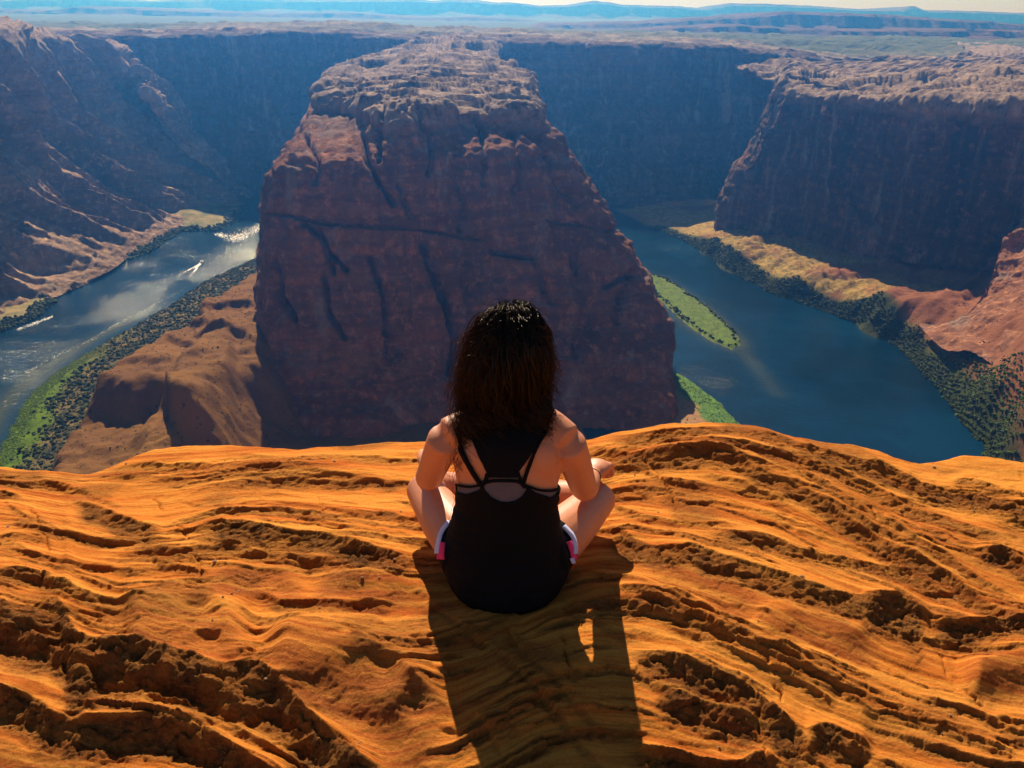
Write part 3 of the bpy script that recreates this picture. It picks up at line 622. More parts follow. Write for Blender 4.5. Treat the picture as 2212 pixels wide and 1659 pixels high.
# ---- boat running up the left channel, with its white wake
bp0, bp1 = P(436, 567, ZR), P(398, 596, ZR); hd = (bp0 - bp1) / np.linalg.norm(bp0 - bp1); sdv = W(hd[1], -hd[0], 0)
WHITEP = M('white_hull').set(Base_Color=(0.75, 0.76, 0.78), Roughness=0.35); DARKP = M('dark_seat').set(Base_Color=(0.05, 0.05, 0.06), Roughness=0.5); BLUEP = M('blue_canopy').set(Base_Color=(0.05, 0.09, 0.2), Roughness=0.7)
boat = bpy.data.objects.new('motor_boat', None); COL.objects.link(boat); boat.location = bp0; boat.rotation_euler = (0, 0, math.atan2(hd[1], hd[0]))
boat['label'] = 'small motor boat speeding away up the left channel ahead of its wake'; boat['category'] = 'boat'
hv_, hf_ = [], []
st = [(-5, 1.5, 0), (-3, 1.7, 0), (0, 1.75, .05), (3, 1.4, .2), (5, .7, .5), (6, .06, .8)]
for x_, w_, r_ in st:
    for (a, b) in ((-w_, 1.0 + r_), (-w_ * .8, .1 + r_ * .5), (0, -.35 + r_ * .6), (w_ * .8, .1 + r_ * .5), (w_, 1.0 + r_), (w_ * .85, .95 + r_), (w_ * .7, .35 + r_), (0, .3 + r_), (-w_ * .7, .35 + r_), (-w_ * .85, .95 + r_)): hv_.append((x_, a, b))
for i in range(5):
    for k in range(10): hf_.append([i * 10 + k, i * 10 + (k + 1) % 10, (i + 1) * 10 + (k + 1) % 10, (i + 1) * 10 + k])
hf_ += [list(range(10))[::-1], [50 + k for k in range(10)]]
mesh_from('hull', hv_, hf_, WHITEP, False, boat)
def box(name, c, h, mat, parent):
    v = [(c[0] + a * h[0], c[1] + b * h[1], c[2] + d_ * h[2]) for a in (-1, 1) for b in (-1, 1) for d_ in (-1, 1)]
    return mesh_from(name, v, [(0, 1, 3, 2), (4, 6, 7, 5), (0, 4, 5, 1), (2, 3, 7, 6), (0, 2, 6, 4), (1, 5, 7, 3)], mat, False, parent)
box('console', (0.5, 0, 1.1), (.5, .6, .7), WHITEP, boat); box('canopy', (-.5, 0, 2.9), (2.0, 1.4, .08), BLUEP, boat); box('motor', (-5.3, 0, .7), (.35, .35, .8), DARKP, boat)
for a in (-2.2, 1.2):
    for b in (-1.2, 1.2): box('post', (a, b, 1.9), (.05, .05, .95), WHITEP, boat)
for x_ in (-2.6, -1.2): box('seat', (x_, 0, .9), (.35, 1.1, .35), DARKP, boat)
FOAM_GLINT = M('foam_and_glint').set(Base_Color=(0.8, 0.82, 0.84), Roughness=0.6)  # white of the wake and ripple foam, also paints the sun glints
def flecks(name, label, pts, rad_):
    V_, F_ = [], []
    for c, r_ in zip(pts, rad_):
        o = len(V_); k = 6; a0 = rng.uniform(0, 6.28); st_ = rng.uniform(1.4, 3.2)
        for i in range(k):
            th = 2 * math.pi * i / k; q = hd * math.cos(th) * r_ * st_ * rng.uniform(.7, 1.2) + sdv * math.sin(th) * r_ * rng.uniform(.7, 1.2); V_.append(c + q + W(0, 0, .02 + rng.uniform(0, .03)))
        V_.append(c + W(0, 0, .04 + r_ * .15)); F_ += [[o + i, o + (i + 1) % k, o + k] for i in range(k)]
    return stuff(mesh_from(name, V_, F_, FOAM_GLINT), label, 'water')
pts, rr = [], []
for i in range(700):
    t_ = rng.random() ** 1.6 * 62; w_ = 1.2 + t_ * .13; sgn = rng.choice([-1, 1]); off = sgn * w_ * rng.uniform(.6, 1.1) if t_ > 22 else rng.uniform(-w_, w_)
    if t_ > 30 and rng.random() < .45: continue
    pts.append(bp0 - hd * (5 + t_) + sdv * off); rr.append(rng.uniform(.15, .6) * (1 - t_ / 90))
flecks('wake', 'white wake trailing behind the motor boat', pts, rr)
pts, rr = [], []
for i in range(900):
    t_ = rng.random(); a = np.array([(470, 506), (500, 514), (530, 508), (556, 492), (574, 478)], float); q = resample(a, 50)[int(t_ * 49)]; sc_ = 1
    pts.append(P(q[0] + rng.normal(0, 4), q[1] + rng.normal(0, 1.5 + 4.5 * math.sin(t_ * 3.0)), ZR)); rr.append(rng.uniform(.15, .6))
flecks('sun_glints', 'white flecks painted as sun glitter on the river below the bend', pts, rr)  # sun glitter on the ripples, painted as white flecks
pts, rr = [], []
for i in range(300):
    t_ = rng.random() ** 1.3; q = resample(np.array([(60, 806), (120, 772), (200, 735), (260, 700), (330, 662), (400, 628)], float), 60)[int(t_ * 59)]
    pts.append(P(q[0] + rng.normal(-3, 2.5), q[1] + rng.normal(-1.5, 1.6), ZR)); rr.append(rng.uniform(.08, .26))
for i in range(160):
    t_ = rng.random(); pts.append(P(38 + 75 * t_ + rng.normal(0, 2), 712 - 28 * t_ + rng.normal(0, 1.5), ZR)); rr.append(rng.uniform(.15, .5))
flecks('shore_ripples', 'small bright ripples breaking along the left shore', pts, rr)

# ---- distant mesas and mountains
def ridge(name, dist, prof, zb, depth, mat, seed, rough, n=500):
    pr = np.array([PD(a, b, dist) for a, b in prof]); xs = np.linspace(pr[0, 0], pr[-1, 0], n)
    h = np.interp(xs, pr[:, 0], pr[:, 2]); h = h + rough * fbm(xs / (rough * 14), xs * 0, o=5, seed=seed)
    rows = []
    for k, (f, o) in enumerate([(0, -0.5), (0.12, -0.35), (0.3, -0.22), (0.42, -0.17), (0.85, -0.12), (0.97, -0.05), (1.0, 0.02), (0.96, 0.3), (0.9, 1.0)]):
        yy = dist + depth * o + depth * 0.14 * fbm(xs / (rough * 20), xs * 0 + k * 0.25, o=4, seed=seed + 3)
        rows.append(np.stack([xs, yy, zb + (h - zb) * f], 1))
    V = np.stack(rows); return grid_mesh(name, V, mat, smooth=False, flip=True)
MES = mat_cliff('mesa_rock', (0.12, 0.055, 0.035), (0.20, 0.10, 0.06), (0.07, 0.035, 0.025), 0.3, 0.15)
structure(ridge('near_mesa', 3700, [(1140, 62), (1180, 52), (1300, 50), (1420, 46), (1560, 37), (1700, 24), (1850, 28), (2000, 37), (2212, 52), (2500, 60)], -70, 700, MES, 201, 5))
structure(ridge('low_mesa', 3000, [(1400, 66), (1480, 58), (1600, 52), (1700, 62), (1850, 64), (2010, 66), (2100, 62), (2212, 66), (2500, 80)], -68, 380, MES, 207, 4))
structure(ridge('far_mountains', 8200, [(-300, 4), (0, 0), (200, -8), (330, 2), (500, -4), (700, 0), (900, -2), (1060, 2), (1100, 5), (1170, 12), (1200, 9), (1240, 8), (1290, 3), (1340, 8), (1390, 10), (1440, 14), (1530, 18), (1560, 8), (1590, 5), (1700, 10), (1850, 16), (1940, 20), (1955, 13), (1975, 12), (1995, 20), (2100, 22), (2212, 28), (2500, 34)], -75, 900, MES, 213, 14))
structure(ridge('middle_ridge', 5600, [(-300, 40), (0, 20), (100, 24), (200, 14), (420, 24), (560, 30), (700, 26), (900, 36), (1060, 38), (1150, 44), (1300, 60)], -75, 900, MES, 219, 10))

# ---- air
hz = bpy.data.meshes.new('haze'); bm = bmesh.new(); bmesh.ops.create_cube(bm, size=1.0)
for v in bm.verts: v.co = Vector((v.co.x * 22000, 4250 + v.co.y * 11000, -120 + v.co.z * 0 + (v.co.z + 0.5) * (120 + 260) - 193))
bm.to_mesh(hz); bm.free()
ho = link('haze', hz); m = bpy.data.materials.new('haze'); m.use_nodes = True; t = m.node_tree; t.nodes.clear()
o_ = t.nodes.new('ShaderNodeOutputMaterial'); v_ = t.nodes.new('ShaderNodeVolumePrincipled'); t.links.new(v_.outputs[0], o_.inputs['Volume'])
v_.inputs['Color'].default_value = (0.06, 0.32, 1.0, 1); v_.inputs['Density'].default_value = 2.9e-4; v_.inputs['Anisotropy'].default_value = 0.76
v_.inputs['Absorption Color'].default_value = (1, 1, 1, 1)
hz.materials.append(m); stuff(ho, 'thin blue haze filling the canyon and the air over the plateau', 'haze')

# ------------------------------------------------------------------ the rock ledge in front
EDGE = [(-500, 1010, -.16), (-200, 1000, -.16), (0, 1012, -.16), (60, 1016, -.16), (130, 1022, -.17), (190, 1024, -.17), (250, 1000, -.15), (330, 975, -.13), (460, 962, -.12), (520, 965, -.12), (640, 975, -.12),
        (700, 968, -.12), (760, 963, -.12), (840, 955, -.12), (920, 954, -.11), (1000, 950, -.10), (1150, 950, -.09), (1275, 952, -.08), (1340, 930, -.05), (1420, 921, -.02), (1470, 910, 0), (1530, 912, 0), (1600, 915, 0),
        (1660, 925, -.02), (1720, 945, -.03), (1790, 957, -.04), (1840, 965, -.06), (1900, 972, -.08), (1940, 985, -.09), (1990, 1002, -.12), (2040, 990, -.10), (2080, 986, -.10), (2140, 990, -.11), (2212, 998, -.12), (2500, 1000, -.12), (2900, 1010, -.12)]
edge_w = np.array([P(a, b, z - 0.012) for a, b, z in EDGE])
ncol = 900
fanu = np.linspace(-1, 1, ncol)
rows_t = np.r_[np.linspace(-0.9, 0.30, 40, endpoint=False), np.linspace(0.30, 1.0, 570)]
# fan of columns: x at the edge, narrowing towards the viewer
xe = np.interp(fanu, [-1, -0.97, -0.89, 0.89, 0.97, 1], [-11, -4.5, -2.35, 2.35, 4.5, 11])
ye = np.interp(xe, edge_w[:, 0], edge_w[:, 1]); ze = np.interp(xe, edge_w[:, 0], edge_w[:, 2])
T_ = rows_t[:, None]
Yg = T_ * ye[None, :]
Xg = xe[None, :] * (0.42 + 0.58 * np.clip(T_, -0.2, 1))
lctrl = [P(a, b, z) for a, b, z in [(-300, 1250, -.10), (0, 1200, -.08), (0, 1400, -.05), (0, 1659, -.06), (300, 1150, -.10), (300, 1400, -.03), (300, 1659, -.05), (600, 1100, -.08), (600, 1300, -.03), (700, 1500, -.02), (700, 1659, -.04),
        (900, 1050, -.09), (900, 1240, -.03), (1090, 1310, -.01), (1090, 1200, -.02), (1000, 1500, -.01), (1090, 1659, -.04), (1200, 1300, -.01), (1200, 1500, -.01), (1300, 1100, -.05), (1300, 1250, -.02), (1500, 1050, -.02), (1500, 1250, -.02), (1500, 1450, -.03), (1500, 1659, -.07),
        (1750, 1150, -.04), (1750, 1350, -.04), (1750, 1600, -.08), (2000, 1100, -.08), (2000, 1300, -.08), (2000, 1500, -.08), (2212, 1150, -.10), (2212, 1400, -.10), (2212, 1650, -.10), (2500, 1250, -.12)]]
lctrl += [p for p in edge_w[1:-1:2]] + [W(0, 0.4, -.03), W(0, -.6, 0), W(1.2, 0, 0), W(-1.2, 0, 0), W(-2, -1, 0), W(2, -1, 0)]
lc = np.array(lctrl) * W(500, 500, 1)
Zb = tps(lc, Xg * 500, Yg * 500)
base_pts = np.stack([Xg, Yg, Zb], -1)
U, Vp = proj(base_pts.reshape(-1, 3)); U = U.reshape(Xg.shape); Vp = Vp.reshape(Xg.shape)
depth = (base_pts - EYE) @ fwd
KM = np.abs(FPX / depth * 0.86)                     # picture pixels per metre of height
vis = sm(2600, 2100, Vp) * (depth > 0.4)
Vp = np.where(depth > 0.4, np.clip(Vp, -500, 5000), 5000)
wob = 3.6 * fbm(Xg / 0.12, Yg / 0.06, o=5, seed=301, gain=0.6) + 1.5 * fbm(Xg / 0.02, Yg / 0.012, o=2, seed=302)
# (height m, face width px, tail px, soft, points)
def sinterp(x, pl, blur=18):
    pl = np.asarray(pl, float); g = np.arange(-3200, 5400, 4.0); v = np.interp(g, pl[:, 0], pl[:, 1]); k = np.ones(int(blur / 4) | 1); k /= k.sum(); h = len(k) // 2
    for _ in range(2): v = np.convolve(np.pad(v, h, mode='edge'), k, mode='valid')
    return np.interp(x, g, v)
LIPS = [
 (.020, 16, 30, 0, [(180, 1030), (230, 1012), (285, 1002), (336, 997), (380, 1001), (487, 1005), (571, 1005), (672, 1017), (760, 1030), (840, 1040), (890, 1045)]),
 (.014, 9, 18, 0, [(190, 1036), (300, 1030), (370, 1024), (470, 1019), (560, 1012), (640, 1022)]),
 (.022, 14, 26, 0, [(480, 975), (560, 985), (640, 990), (720, 985), (800, 990), (900, 1000)]),
 (.030, 26, 26, 0, [(-60, 1004), (0, 1008), (57, 1013), (84, 1015), (118, 1030)]),
 (.020, 12, 30, 0, [(60, 1035), (110, 1042), (170, 1060), (230, 1080), (275, 1098)]),
 (.012, 8, 20, 0, [(353, 1074), (386, 1077), (427, 1089), (447, 1099), (504, 1098), (571, 1084), (638, 1091), (705, 1101), (760, 1116), (860, 1130), (920, 1140)]),
 (.016, 9, 26, 0, [(521, 1118), (544, 1108), (578, 1108), (638, 1118), (705, 1135), (760, 1146), (860, 1160), (930, 1172)]),
 (.050, 40, 34, 0, [(400, 1160), (433, 1141), (470, 1135), (538, 1131), (571, 1141), (638, 1151), (699, 1155), (743, 1175), (800, 1188), (860, 1205), (930, 1218)]),
 (.040, 42, 30, 0, [(150, 1075), (168, 1084), (218, 1091), (255, 1114), (302, 1135), (366, 1155)]),
 (.018, 9, 16, 0, [(0, 1071), (20, 1094), (67, 1121), (101, 1135), (134, 1158), (158, 1182)]),
 (.016, 9, 16, 0, [(120, 1118), (150, 1140), (200, 1160), (250, 1166)]),
 (.022, 14, 20, 0, [(-50, 1160), (0, 1161), (44, 1158), (81, 1161), (130, 1168)]),
 (.026, 10, 22, 0, [(-50, 1174), (0, 1175), (44, 1178), (67, 1202), (101, 1222), (134, 1242), (181, 1259), (235, 1276), (290, 1300)]),
 (.016, 12, 18, 0, [(185, 1175), (235, 1182), (279, 1175), (310, 1185)]),
 (.018, 12, 22, 0, [(302, 1202), (336, 1202), (386, 1205), (420, 1222), (470, 1230), (538, 1232), (600, 1240), (680, 1236), (760, 1232)]),
 (.030, 18, 22, 0, [(316, 1205), (336, 1222), (370, 1224), (420, 1242), (470, 1251)]),
 (.022, 18, 24, 0, [(380, 1170), (450, 1172), (520, 1190), (600, 1205), (680, 1212), (740, 1216), (840, 1225)]),
 (.036, 40, 40, 1, [(437, 1269), (487, 1249), (524, 1234), (571, 1232), (605, 1235), (638, 1252), (672, 1269)]),
 (.022, 22, 24, 0, [(514, 1284), (571, 1276), (605, 1299), (655, 1306), (743, 1306), (800, 1300), (880, 1310)]),
 (.034, 34, 40, 1, [(660, 1285), (720, 1262), (780, 1252), (840, 1256), (880, 1272), (900, 1290)]),
 (.036, 18, 14, 0, [(500, 1300), (530, 1322), (588, 1340), (640, 1344), (672, 1343)]),
 (.085, 115, 46, 1, [(250, 1318), (296, 1309), (336, 1304), (386, 1296), (430, 1292), (470, 1299), (504, 1313), (538, 1336), (558, 1368)]),
 (.100, 140, 46, 1, [(548, 1385), (580, 1370), (605, 1363), (638, 1353), (685, 1346), (716, 1353), (745, 1363), (790, 1385), (850, 1425), (900, 1470), (945, 1510), (990, 1570)]),
 (.090, 95, 40, 0, [(-60, 1290), (0, 1296), (34, 1316), (90, 1319), (114, 1302), (134, 1297), (148, 1313), (158, 1350), (175, 1383), (202, 1392), (269, 1390), (319, 1390), (370, 1410), (423, 1420), (457, 1440), (544, 1435), (591, 1457), (622, 1477), (655, 1515), (700, 1560), (760, 1610), (850, 1690)]),
 (.050, 50, 30, 0, [(-50, 1370), (0, 1362), (60, 1372), (110, 1390), (150, 1420), (230, 1440), (330, 1450), (420, 1470), (480, 1500), (560, 1520), (620, 1560)]),
 (.075, 62, 44, 0, [(-60, 1470), (0, 1485), (50, 1500), (100, 1530), (135, 1555), (200, 1552), (265, 1552), (320, 1545), (380, 1557), (440, 1570), (480, 1595), (525, 1625), (590, 1665), (660, 1720)]),
 (.030, 30, 26, 0, [(-20, 1250), (20, 1240), (60, 1236), (100, 1250), (130, 1262)]),
 (.036, 30, 24, 0, [(1290, 940), (1350, 938), (1440, 934), (1507, 920), (1590, 914), (1686, 930), (1743, 962), (1810, 986), (1910, 1010), (1982, 1036), (2100, 1060), (2212, 1090), (2400, 1120)]),
 (.030, 22, 20, 0, [(1600, 940), (1660, 950), (1720, 985), (1800, 1020), (1880, 1045), (1960, 1090), (2060, 1120), (2212, 1160)]),
 (.045, 27, 34, 0, [(1240, 962), (1276, 967), (1340, 982), (1440, 986), (1491, 975), (1534, 972), (1575, 982), (1625, 1012), (1655, 1029), (1719, 1051), (1763, 1076), (1810, 1113), (1877, 1150), (1911, 1180), (1982, 1207), (2060, 1250), (2130, 1300), (2212, 1352), (2400, 1420)]),
 (.030, 18, 20, 0, [(1560, 960), (1640, 978), (1720, 1010), (1800, 1062), (1880, 1110), (1960, 1160), (2040, 1205), (2130, 1262), (2212, 1300)]),
 (.018, 10, 20, 0, [(1356, 1049), (1407, 1060), (1474, 1080), (1541, 1081), (1592, 1086), (1642, 1103), (1700, 1118), (1780, 1145), (1860, 1180)]),
 (.018, 10, 16, 0, [(1300, 1010), (1380, 1018), (1450, 1040), (1520, 1050), (1600, 1072)]),
 (.024, 15, 20, 0, [(1500, 1018), (1550, 1030), (1608, 1046), (1665, 1070), (1720, 1095)]),
 (.032, 15, 26, 0, [(1290, 1088), (1316, 1093), (1400, 1117), (1440, 1125), (1541, 1133), (1604, 1145)]),
 (.016, 9, 16, 0, [(1640, 1105), (1720, 1140), (1800, 1165), (1880, 1195), (1960, 1215)]),
 (.038, 26, 30, 0, [(1500, 1146), (1540, 1154), (1608, 1160), (1675, 1160), (1709, 1180), (1776, 1197), (1843, 1211), (1920, 1225), (1982, 1242), (2050, 1280), (2100, 1296)]),
 (.060, 42, 46, 0, [(1280, 1122), (1302, 1133), (1350, 1154), (1407, 1184), (1460, 1190), (1491, 1184), (1541, 1202), (1608, 1221), (1675, 1241), (1743, 1264), (1810, 1288), (1880, 1295), (1950, 1300), (2010, 1340)]),
 (.050, 60, 20, 0, [(1850, 1310), (1900, 1298), (1950, 1305), (1985, 1322), (2010, 1350)]),
 (.050, 44, 20, 0, [(1985, 1352), (2040, 1344), (2090, 1347), (2158, 1340), (2212, 1330), (2300, 1320)]),
 (.030, 46, 30, 1, [(1380, 1232), (1400, 1224), (1457, 1217), (1491, 1228), (1541, 1254), (1591, 1278), (1642, 1285), (1680, 1300)]),
 (.022, 14, 22, 0, [(1250, 1230), (1300, 1240), (1345, 1254), (1373, 1264), (1440, 1288), (1487, 1308), (1530, 1330)]),
 (.015, 7, 14, 0, [(1434, 1261), (1490, 1285), (1541, 1301), (1575, 1318)]),
 (.026, 17, 26, 0, [(1320, 1282), (1340, 1288), (1407, 1308), (1474, 1332), (1524, 1348), (1558, 1382), (1642, 1409), (1709, 1436), (1800, 1480), (1900, 1520), (2000, 1560), (2120, 1600), (2212, 1640)]),
 (.042, 50, 34, 1, [(1600, 1340), (1660, 1330), (1720, 1330), (1800, 1343), (1840, 1360), (1890, 1384), (1920, 1410)]),
 (.026, 16, 22, 0, [(1400, 1345), (1469, 1368), (1540, 1395), (1620, 1428), (1700, 1455), (1760, 1480)]),
 (.070, 60, 36, 0, [(1340, 1400), (1410, 1408), (1469, 1417), (1519, 1437), (1587, 1464), (1637, 1498), (1690, 1540), (1738, 1589), (1770, 1650), (1800, 1720)]),
 (.040, 52, 24, 0, [(1400, 1480), (1469, 1498), (1512, 1511), (1546, 1521), (1603, 1535), (1660, 1570)]),
 (.060, 36, 24, 0, [(1330, 1590), (1400, 1604), (1469, 1612), (1536, 1626), (1587, 1636), (1643, 1621), (1677, 1639), (1720, 1690)]),
 (.070, 55, 24, 0, [(1730, 1600), (1750, 1570), (1775, 1558), (1800, 1562), (1822, 1575), (1860, 1590), (1890, 1625)]),
 (.085, 80, 40, 1, [(2060, 1445), (2095, 1437), (2140, 1428), (2180, 1420), (2212, 1416), (2300, 1410)]),
 (.030, 17, 20, 0, [(1650, 1460), (1690, 1465), (1721, 1471), (1771, 1498), (1810, 1528)]),
 (.026, 13, 18, 0, [(1600, 1395), (1637, 1401), (1687, 1404), (1748, 1431), (1800, 1450)]),
 (.020, 11, 18, 0, [(1730, 1380), (1760, 1387), (1805, 1404), (1840, 1420)]),
 (.030, 18, 22, 0, [(1960, 1500), (2020, 1516), (2090, 1528), (2141, 1552), (2190, 1576), (2300, 1600)]),
 (.020, 12, 20, 0, [(1900, 1540), (1980, 1560), (2060, 1595), (2140, 1620), (2212, 1650)]),
 (.034, 22, 16, 0, [(1975, 1130), (2000, 1132), (2040, 1145), (2060, 1170)]),
 (.044, 32, 16, 0, [(2100, 1192), (2127, 1182), (2174, 1180), (2210, 1212), (2280, 1240)]),
 (.040, 26, 16, 0, [(1850, 1012), (1880, 1002), (1920, 1010), (1960, 1030), (1990, 1062)]),
 (.034, 22, 16, 0, [(2040, 1040), (2090, 1030), (2150, 1050), (2200, 1080)]),
 (.030, 16, 24, 0, [(860, 1262), (930, 1290), (1010, 1370), (1100, 1420), (1190, 1520), (1260, 1600), (1330, 1680)]),
 (.026, 14, 20, 0, [(985, 1520), (1040, 1560), (1075, 1600), (1110, 1670)]),
 (.028, 14, 20, 0, [(1060, 1310), (1085, 1340), (1120, 1390), (1180, 1450), (1240, 1520), (1330, 1600)]),
 (.024, 14, 20, 0, [(1200, 1290), (1270, 1330), (1340, 1370), (1400, 1390)]),
]
Hadd = np.zeros_like(Xg); face = np.zeros_like(Xg); mound = np.zeros_like(Xg)
for A, w_, L, soft, pl in LIPS:
    pl = np.array(pl, float)
    lv = sinterp(U, pl); sl = np.gradient(pl[:, 1], pl[:, 0]); cs = np.interp(U, pl[:, 0], 1 / np.sqrt(1 + np.clip(sl, -2, 2) ** 2))
    x0, x1 = pl[0, 0], pl[-1, 0]; tp = min(90, (x1 - x0) * 0.22)
    taper = sm(x0, x0 + tp, U) * sm(x1, x1 - tp, U)
    A = A * 0.74 if soft else min(A, w_ / (1200.0 if w_ < 42 else 1600.0)) * (0.55 if pl[-1][0] - pl[0][0] < 135 else 1.0)
    aloc = A * taper * (0.8 + 0.35 * vnoise(U / 70, Vp / 70, seed=int(x0) + 5))
    dd = (Vp - lv - aloc * KM * 0.75) * cs + (wob * (0.35 if soft else 1.0) if not soft else wob * .3)
    if soft:
        fr = 1 - sm(-8, w_, dd); back = np.exp(np.minimum(dd + 8, 0) / L)
        fr = np.where(dd < -8, 1, fr)
    else:
        w_g = np.maximum(0.38 * w_, w_ - 0.85 * aloc * KM)
        jag = w_g * ((0.95 if w_ > 40 else 0.62) + 0.22 * fbm(Xg / 0.07, Yg / 0.05, o=3, seed=int(x0)))
        fr = 1 - np.clip(dd / jag, 0, 1) ** 0.75; fr = np.where(dd < 0, 1, fr); back = np.exp(np.minimum(dd, 0) / L)
    Hadd += aloc * fr * back
    if not soft:
        Hadd -= aloc * 0.16 * np.exp(-((dd - w_ * 0.75) / (3 + w_ * 0.2)) ** 2)
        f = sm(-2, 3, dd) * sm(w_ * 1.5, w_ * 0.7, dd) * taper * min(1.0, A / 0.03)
    else:
        mound = np.maximum(mound, sm(-30, 5, dd) * sm(w_ * 1.4, w_, dd) * taper); f = 0.22 * sm(0, w_ * 0.4, dd) * sm(w_ * 1.3, w_ * 0.8, dd) * taper
    face = np.maximum(face, f)
# fine laminae following the beds
GUIDE = [[(0, 1000), (300, 985), (600, 965), (900, 955), (1280, 945), (1470, 915), (1700, 935), (2000, 1000), (2212, 1005)],
 [(0, 1080), (160, 1140), (330, 1160), (450, 1112), (560, 1098), (760, 1130), (930, 1160), (1100, 1120), (1300, 1030), (1500, 1000), (1700, 1060), (1900, 1170), (2050, 1260), (2212, 1320)],
 [(0, 1180), (150, 1235), (330, 1265), (530, 1235), (700, 1260), (900, 1270), (1100, 1230), (1300, 1150), (1450, 1190), (1700, 1260), (1950, 1380), (2212, 1430)],
 [(0, 1300), (130, 1330), (230, 1390), (400, 1420), (600, 1450), (800, 1500), (1000, 1480), (1250, 1330), (1450, 1380), (1700, 1480), (1900, 1580), (2212, 1650)],
 [(0, 1480), (150, 1540), (400, 1560), (600, 1650), (900, 1800), (1250, 1560), (1500, 1640), (1800, 1750), (2212, 1900)],
 [(0, 1750), (2212, 2300)]]
Gs = [sinterp(U, g, 240) for g in GUIDE]
Gs.insert(0, Gs[0] - 200)
s = np.zeros_like(U)
for i in range(len(Gs) - 1):
    lo, hi = Gs[i], Gs[i + 1]; m_ = (Vp >= lo) & (Vp < hi); s = np.where(m_, i + (Vp - lo) / (hi - lo), s)
s = s + 0.035 * fbm(Xg / 0.45, Yg / 0.25, o=5, seed=311, gain=0.6)
lam = 0
al = Xg + 0.15 * vnoise(Xg / .5, Yg / .5, seed=310)
for f_, lx, a_, K in ((2.6, .60, .016, 5.0), (6.0, .30, .007, 5.0), (14.0, .16, .003, 4.0)):
    n_ = fbm(al / lx, s * f_, o=4, seed=int(f_ * 10), gain=0.55) * K; fl = np.floor(n_); f = n_ - fl
    lam = lam + a_ * (fl + sm(0.0, 0.14, f) * 0.75 + 0.25 * f) / K
Hadd += lam * (0.35 + 0.65 * sm(0.9, 0.2, face)) * (1 - .7 * mound)
# many short ledges where single beds break off, following the bedding
lr = np.random.default_rng(41)
gapf = np.zeros_like(U)
for i in range(len(Gs) - 1):
    lo, hi = Gs[i], Gs[i + 1]; gapf = np.where((Vp >= lo) & (Vp < hi), hi - lo, gapf)
gapf = np.clip(gapf, 60, 260)
ws_ = 0.045 * fbm(Xg / 0.22, Yg / 0.12, o=5, seed=345, gain=0.62)
quiet = 1 - 0.85 * mound
for i in range(210):
    s0 = lr.uniform(1.05, 5.6); x0 = lr.uniform(-150, 2150); ln_ = lr.uniform(110, 620); w_ = (3 + 11 * lr.random() ** 2) * (1 + .10 * s0)
    A = w_ / 1250.0 * lr.uniform(.6, 1.25); L = lr.uniform(10, 34)
    tp = ln_ * .3; taper = sm(x0, x0 + tp, U) * sm(x0 + ln_, x0 + ln_ - tp, U)
    sel = taper > 0
    drift = lr.uniform(-.12, .12)
    dd = ((s - s0 - drift * (U - x0) / ln_ + ws_ + .02 * vnoise(U / 40, U * 0 + i, seed=346)) * gapf)[sel]; tpp = (taper * quiet)[sel]
    wg = w_ * .42
    fr = np.where(dd < 0, np.exp(np.minimum(dd, 0) / L), 1 - np.clip(dd / wg, 0, 1) ** .8)
    Hadd[sel] += A * tpp * fr - A * .22 * tpp * np.exp(-((dd - wg) / (2 + wg * .4)) ** 2)
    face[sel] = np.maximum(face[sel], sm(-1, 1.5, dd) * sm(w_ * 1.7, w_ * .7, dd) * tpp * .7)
# weathered, pitted faces
fn = fbm(Xg / 0.030, Yg / 0.022, o=4, seed=321, ridged=True, gain=0.6); pits = np.minimum(0, vnoise(Xg / 0.032, Yg / 0.020, seed=325) + 0.25)
fn2 = fbm(Xg / 0.011, Yg / 0.009, o=2, seed=323, ridged=True)
bigf = sm(0.3, 0.9, face) * sm(700, 500, U) * sm(1330, 1400, Vp)
Hadd += face * (0.0040 * fn + 0.0024 * fn2 + 0.0025 * pits) + bigf * 0.010 * fbm(Xg / 0.045, Yg / 0.03, o=4, seed=327, gain=.6)
patch = sm(0.15, 0.55, fbm(Xg / 0.30, Yg / 0.16, o=3, seed=331)); face2 = np.maximum(face, 0.55 * patch)
Hadd += patch * (0.0014 * fn + 0.0014 * fn2 + 0.0008 * pits) * (1 - face)
# larger hollows on the soft mounds
hol = np.minimum(0, fbm(Xg / 0.075, Yg / 0.045, o=2, seed=335) + 0.18)
softm = sm(250, 330, U) * sm(1000, 920, U) * sm(1300, 1340, Vp) * sm(1640, 1560, Vp)
Hadd += (softm + 0.5 * sm(1500, 1700, U) * sm(1250, 1150, Vp)) * 0.022 * hol
Hadd += 0.014 * fbm(Xg / 0.35, Yg / 0.22, o=3, seed=337) + 0.0010 * fbm(Xg / 0.012, Yg / 0.010, o=3, seed=338)
wx_ = Xg + .006 * vnoise(Xg / .02, Yg / .02, seed=350); wy_ = Yg + .006 * vnoise(Xg / .02, Yg / .02, seed=351)
# angular chips and blocks where the crust has broken away
for sc_, a_, sd_n in ((.055, .0085, 352), (.022, .0045, 355)):
    f1, f2, hh = worley(wx_ / sc_ * .75, wy_ / sc_ * 1.3, sd_n)
    Hadd += np.clip(face * .9 + .12 * patch, 0, 1) * (a_ * hh - a_ * .55 * sm(.16, 0, f2 - f1))
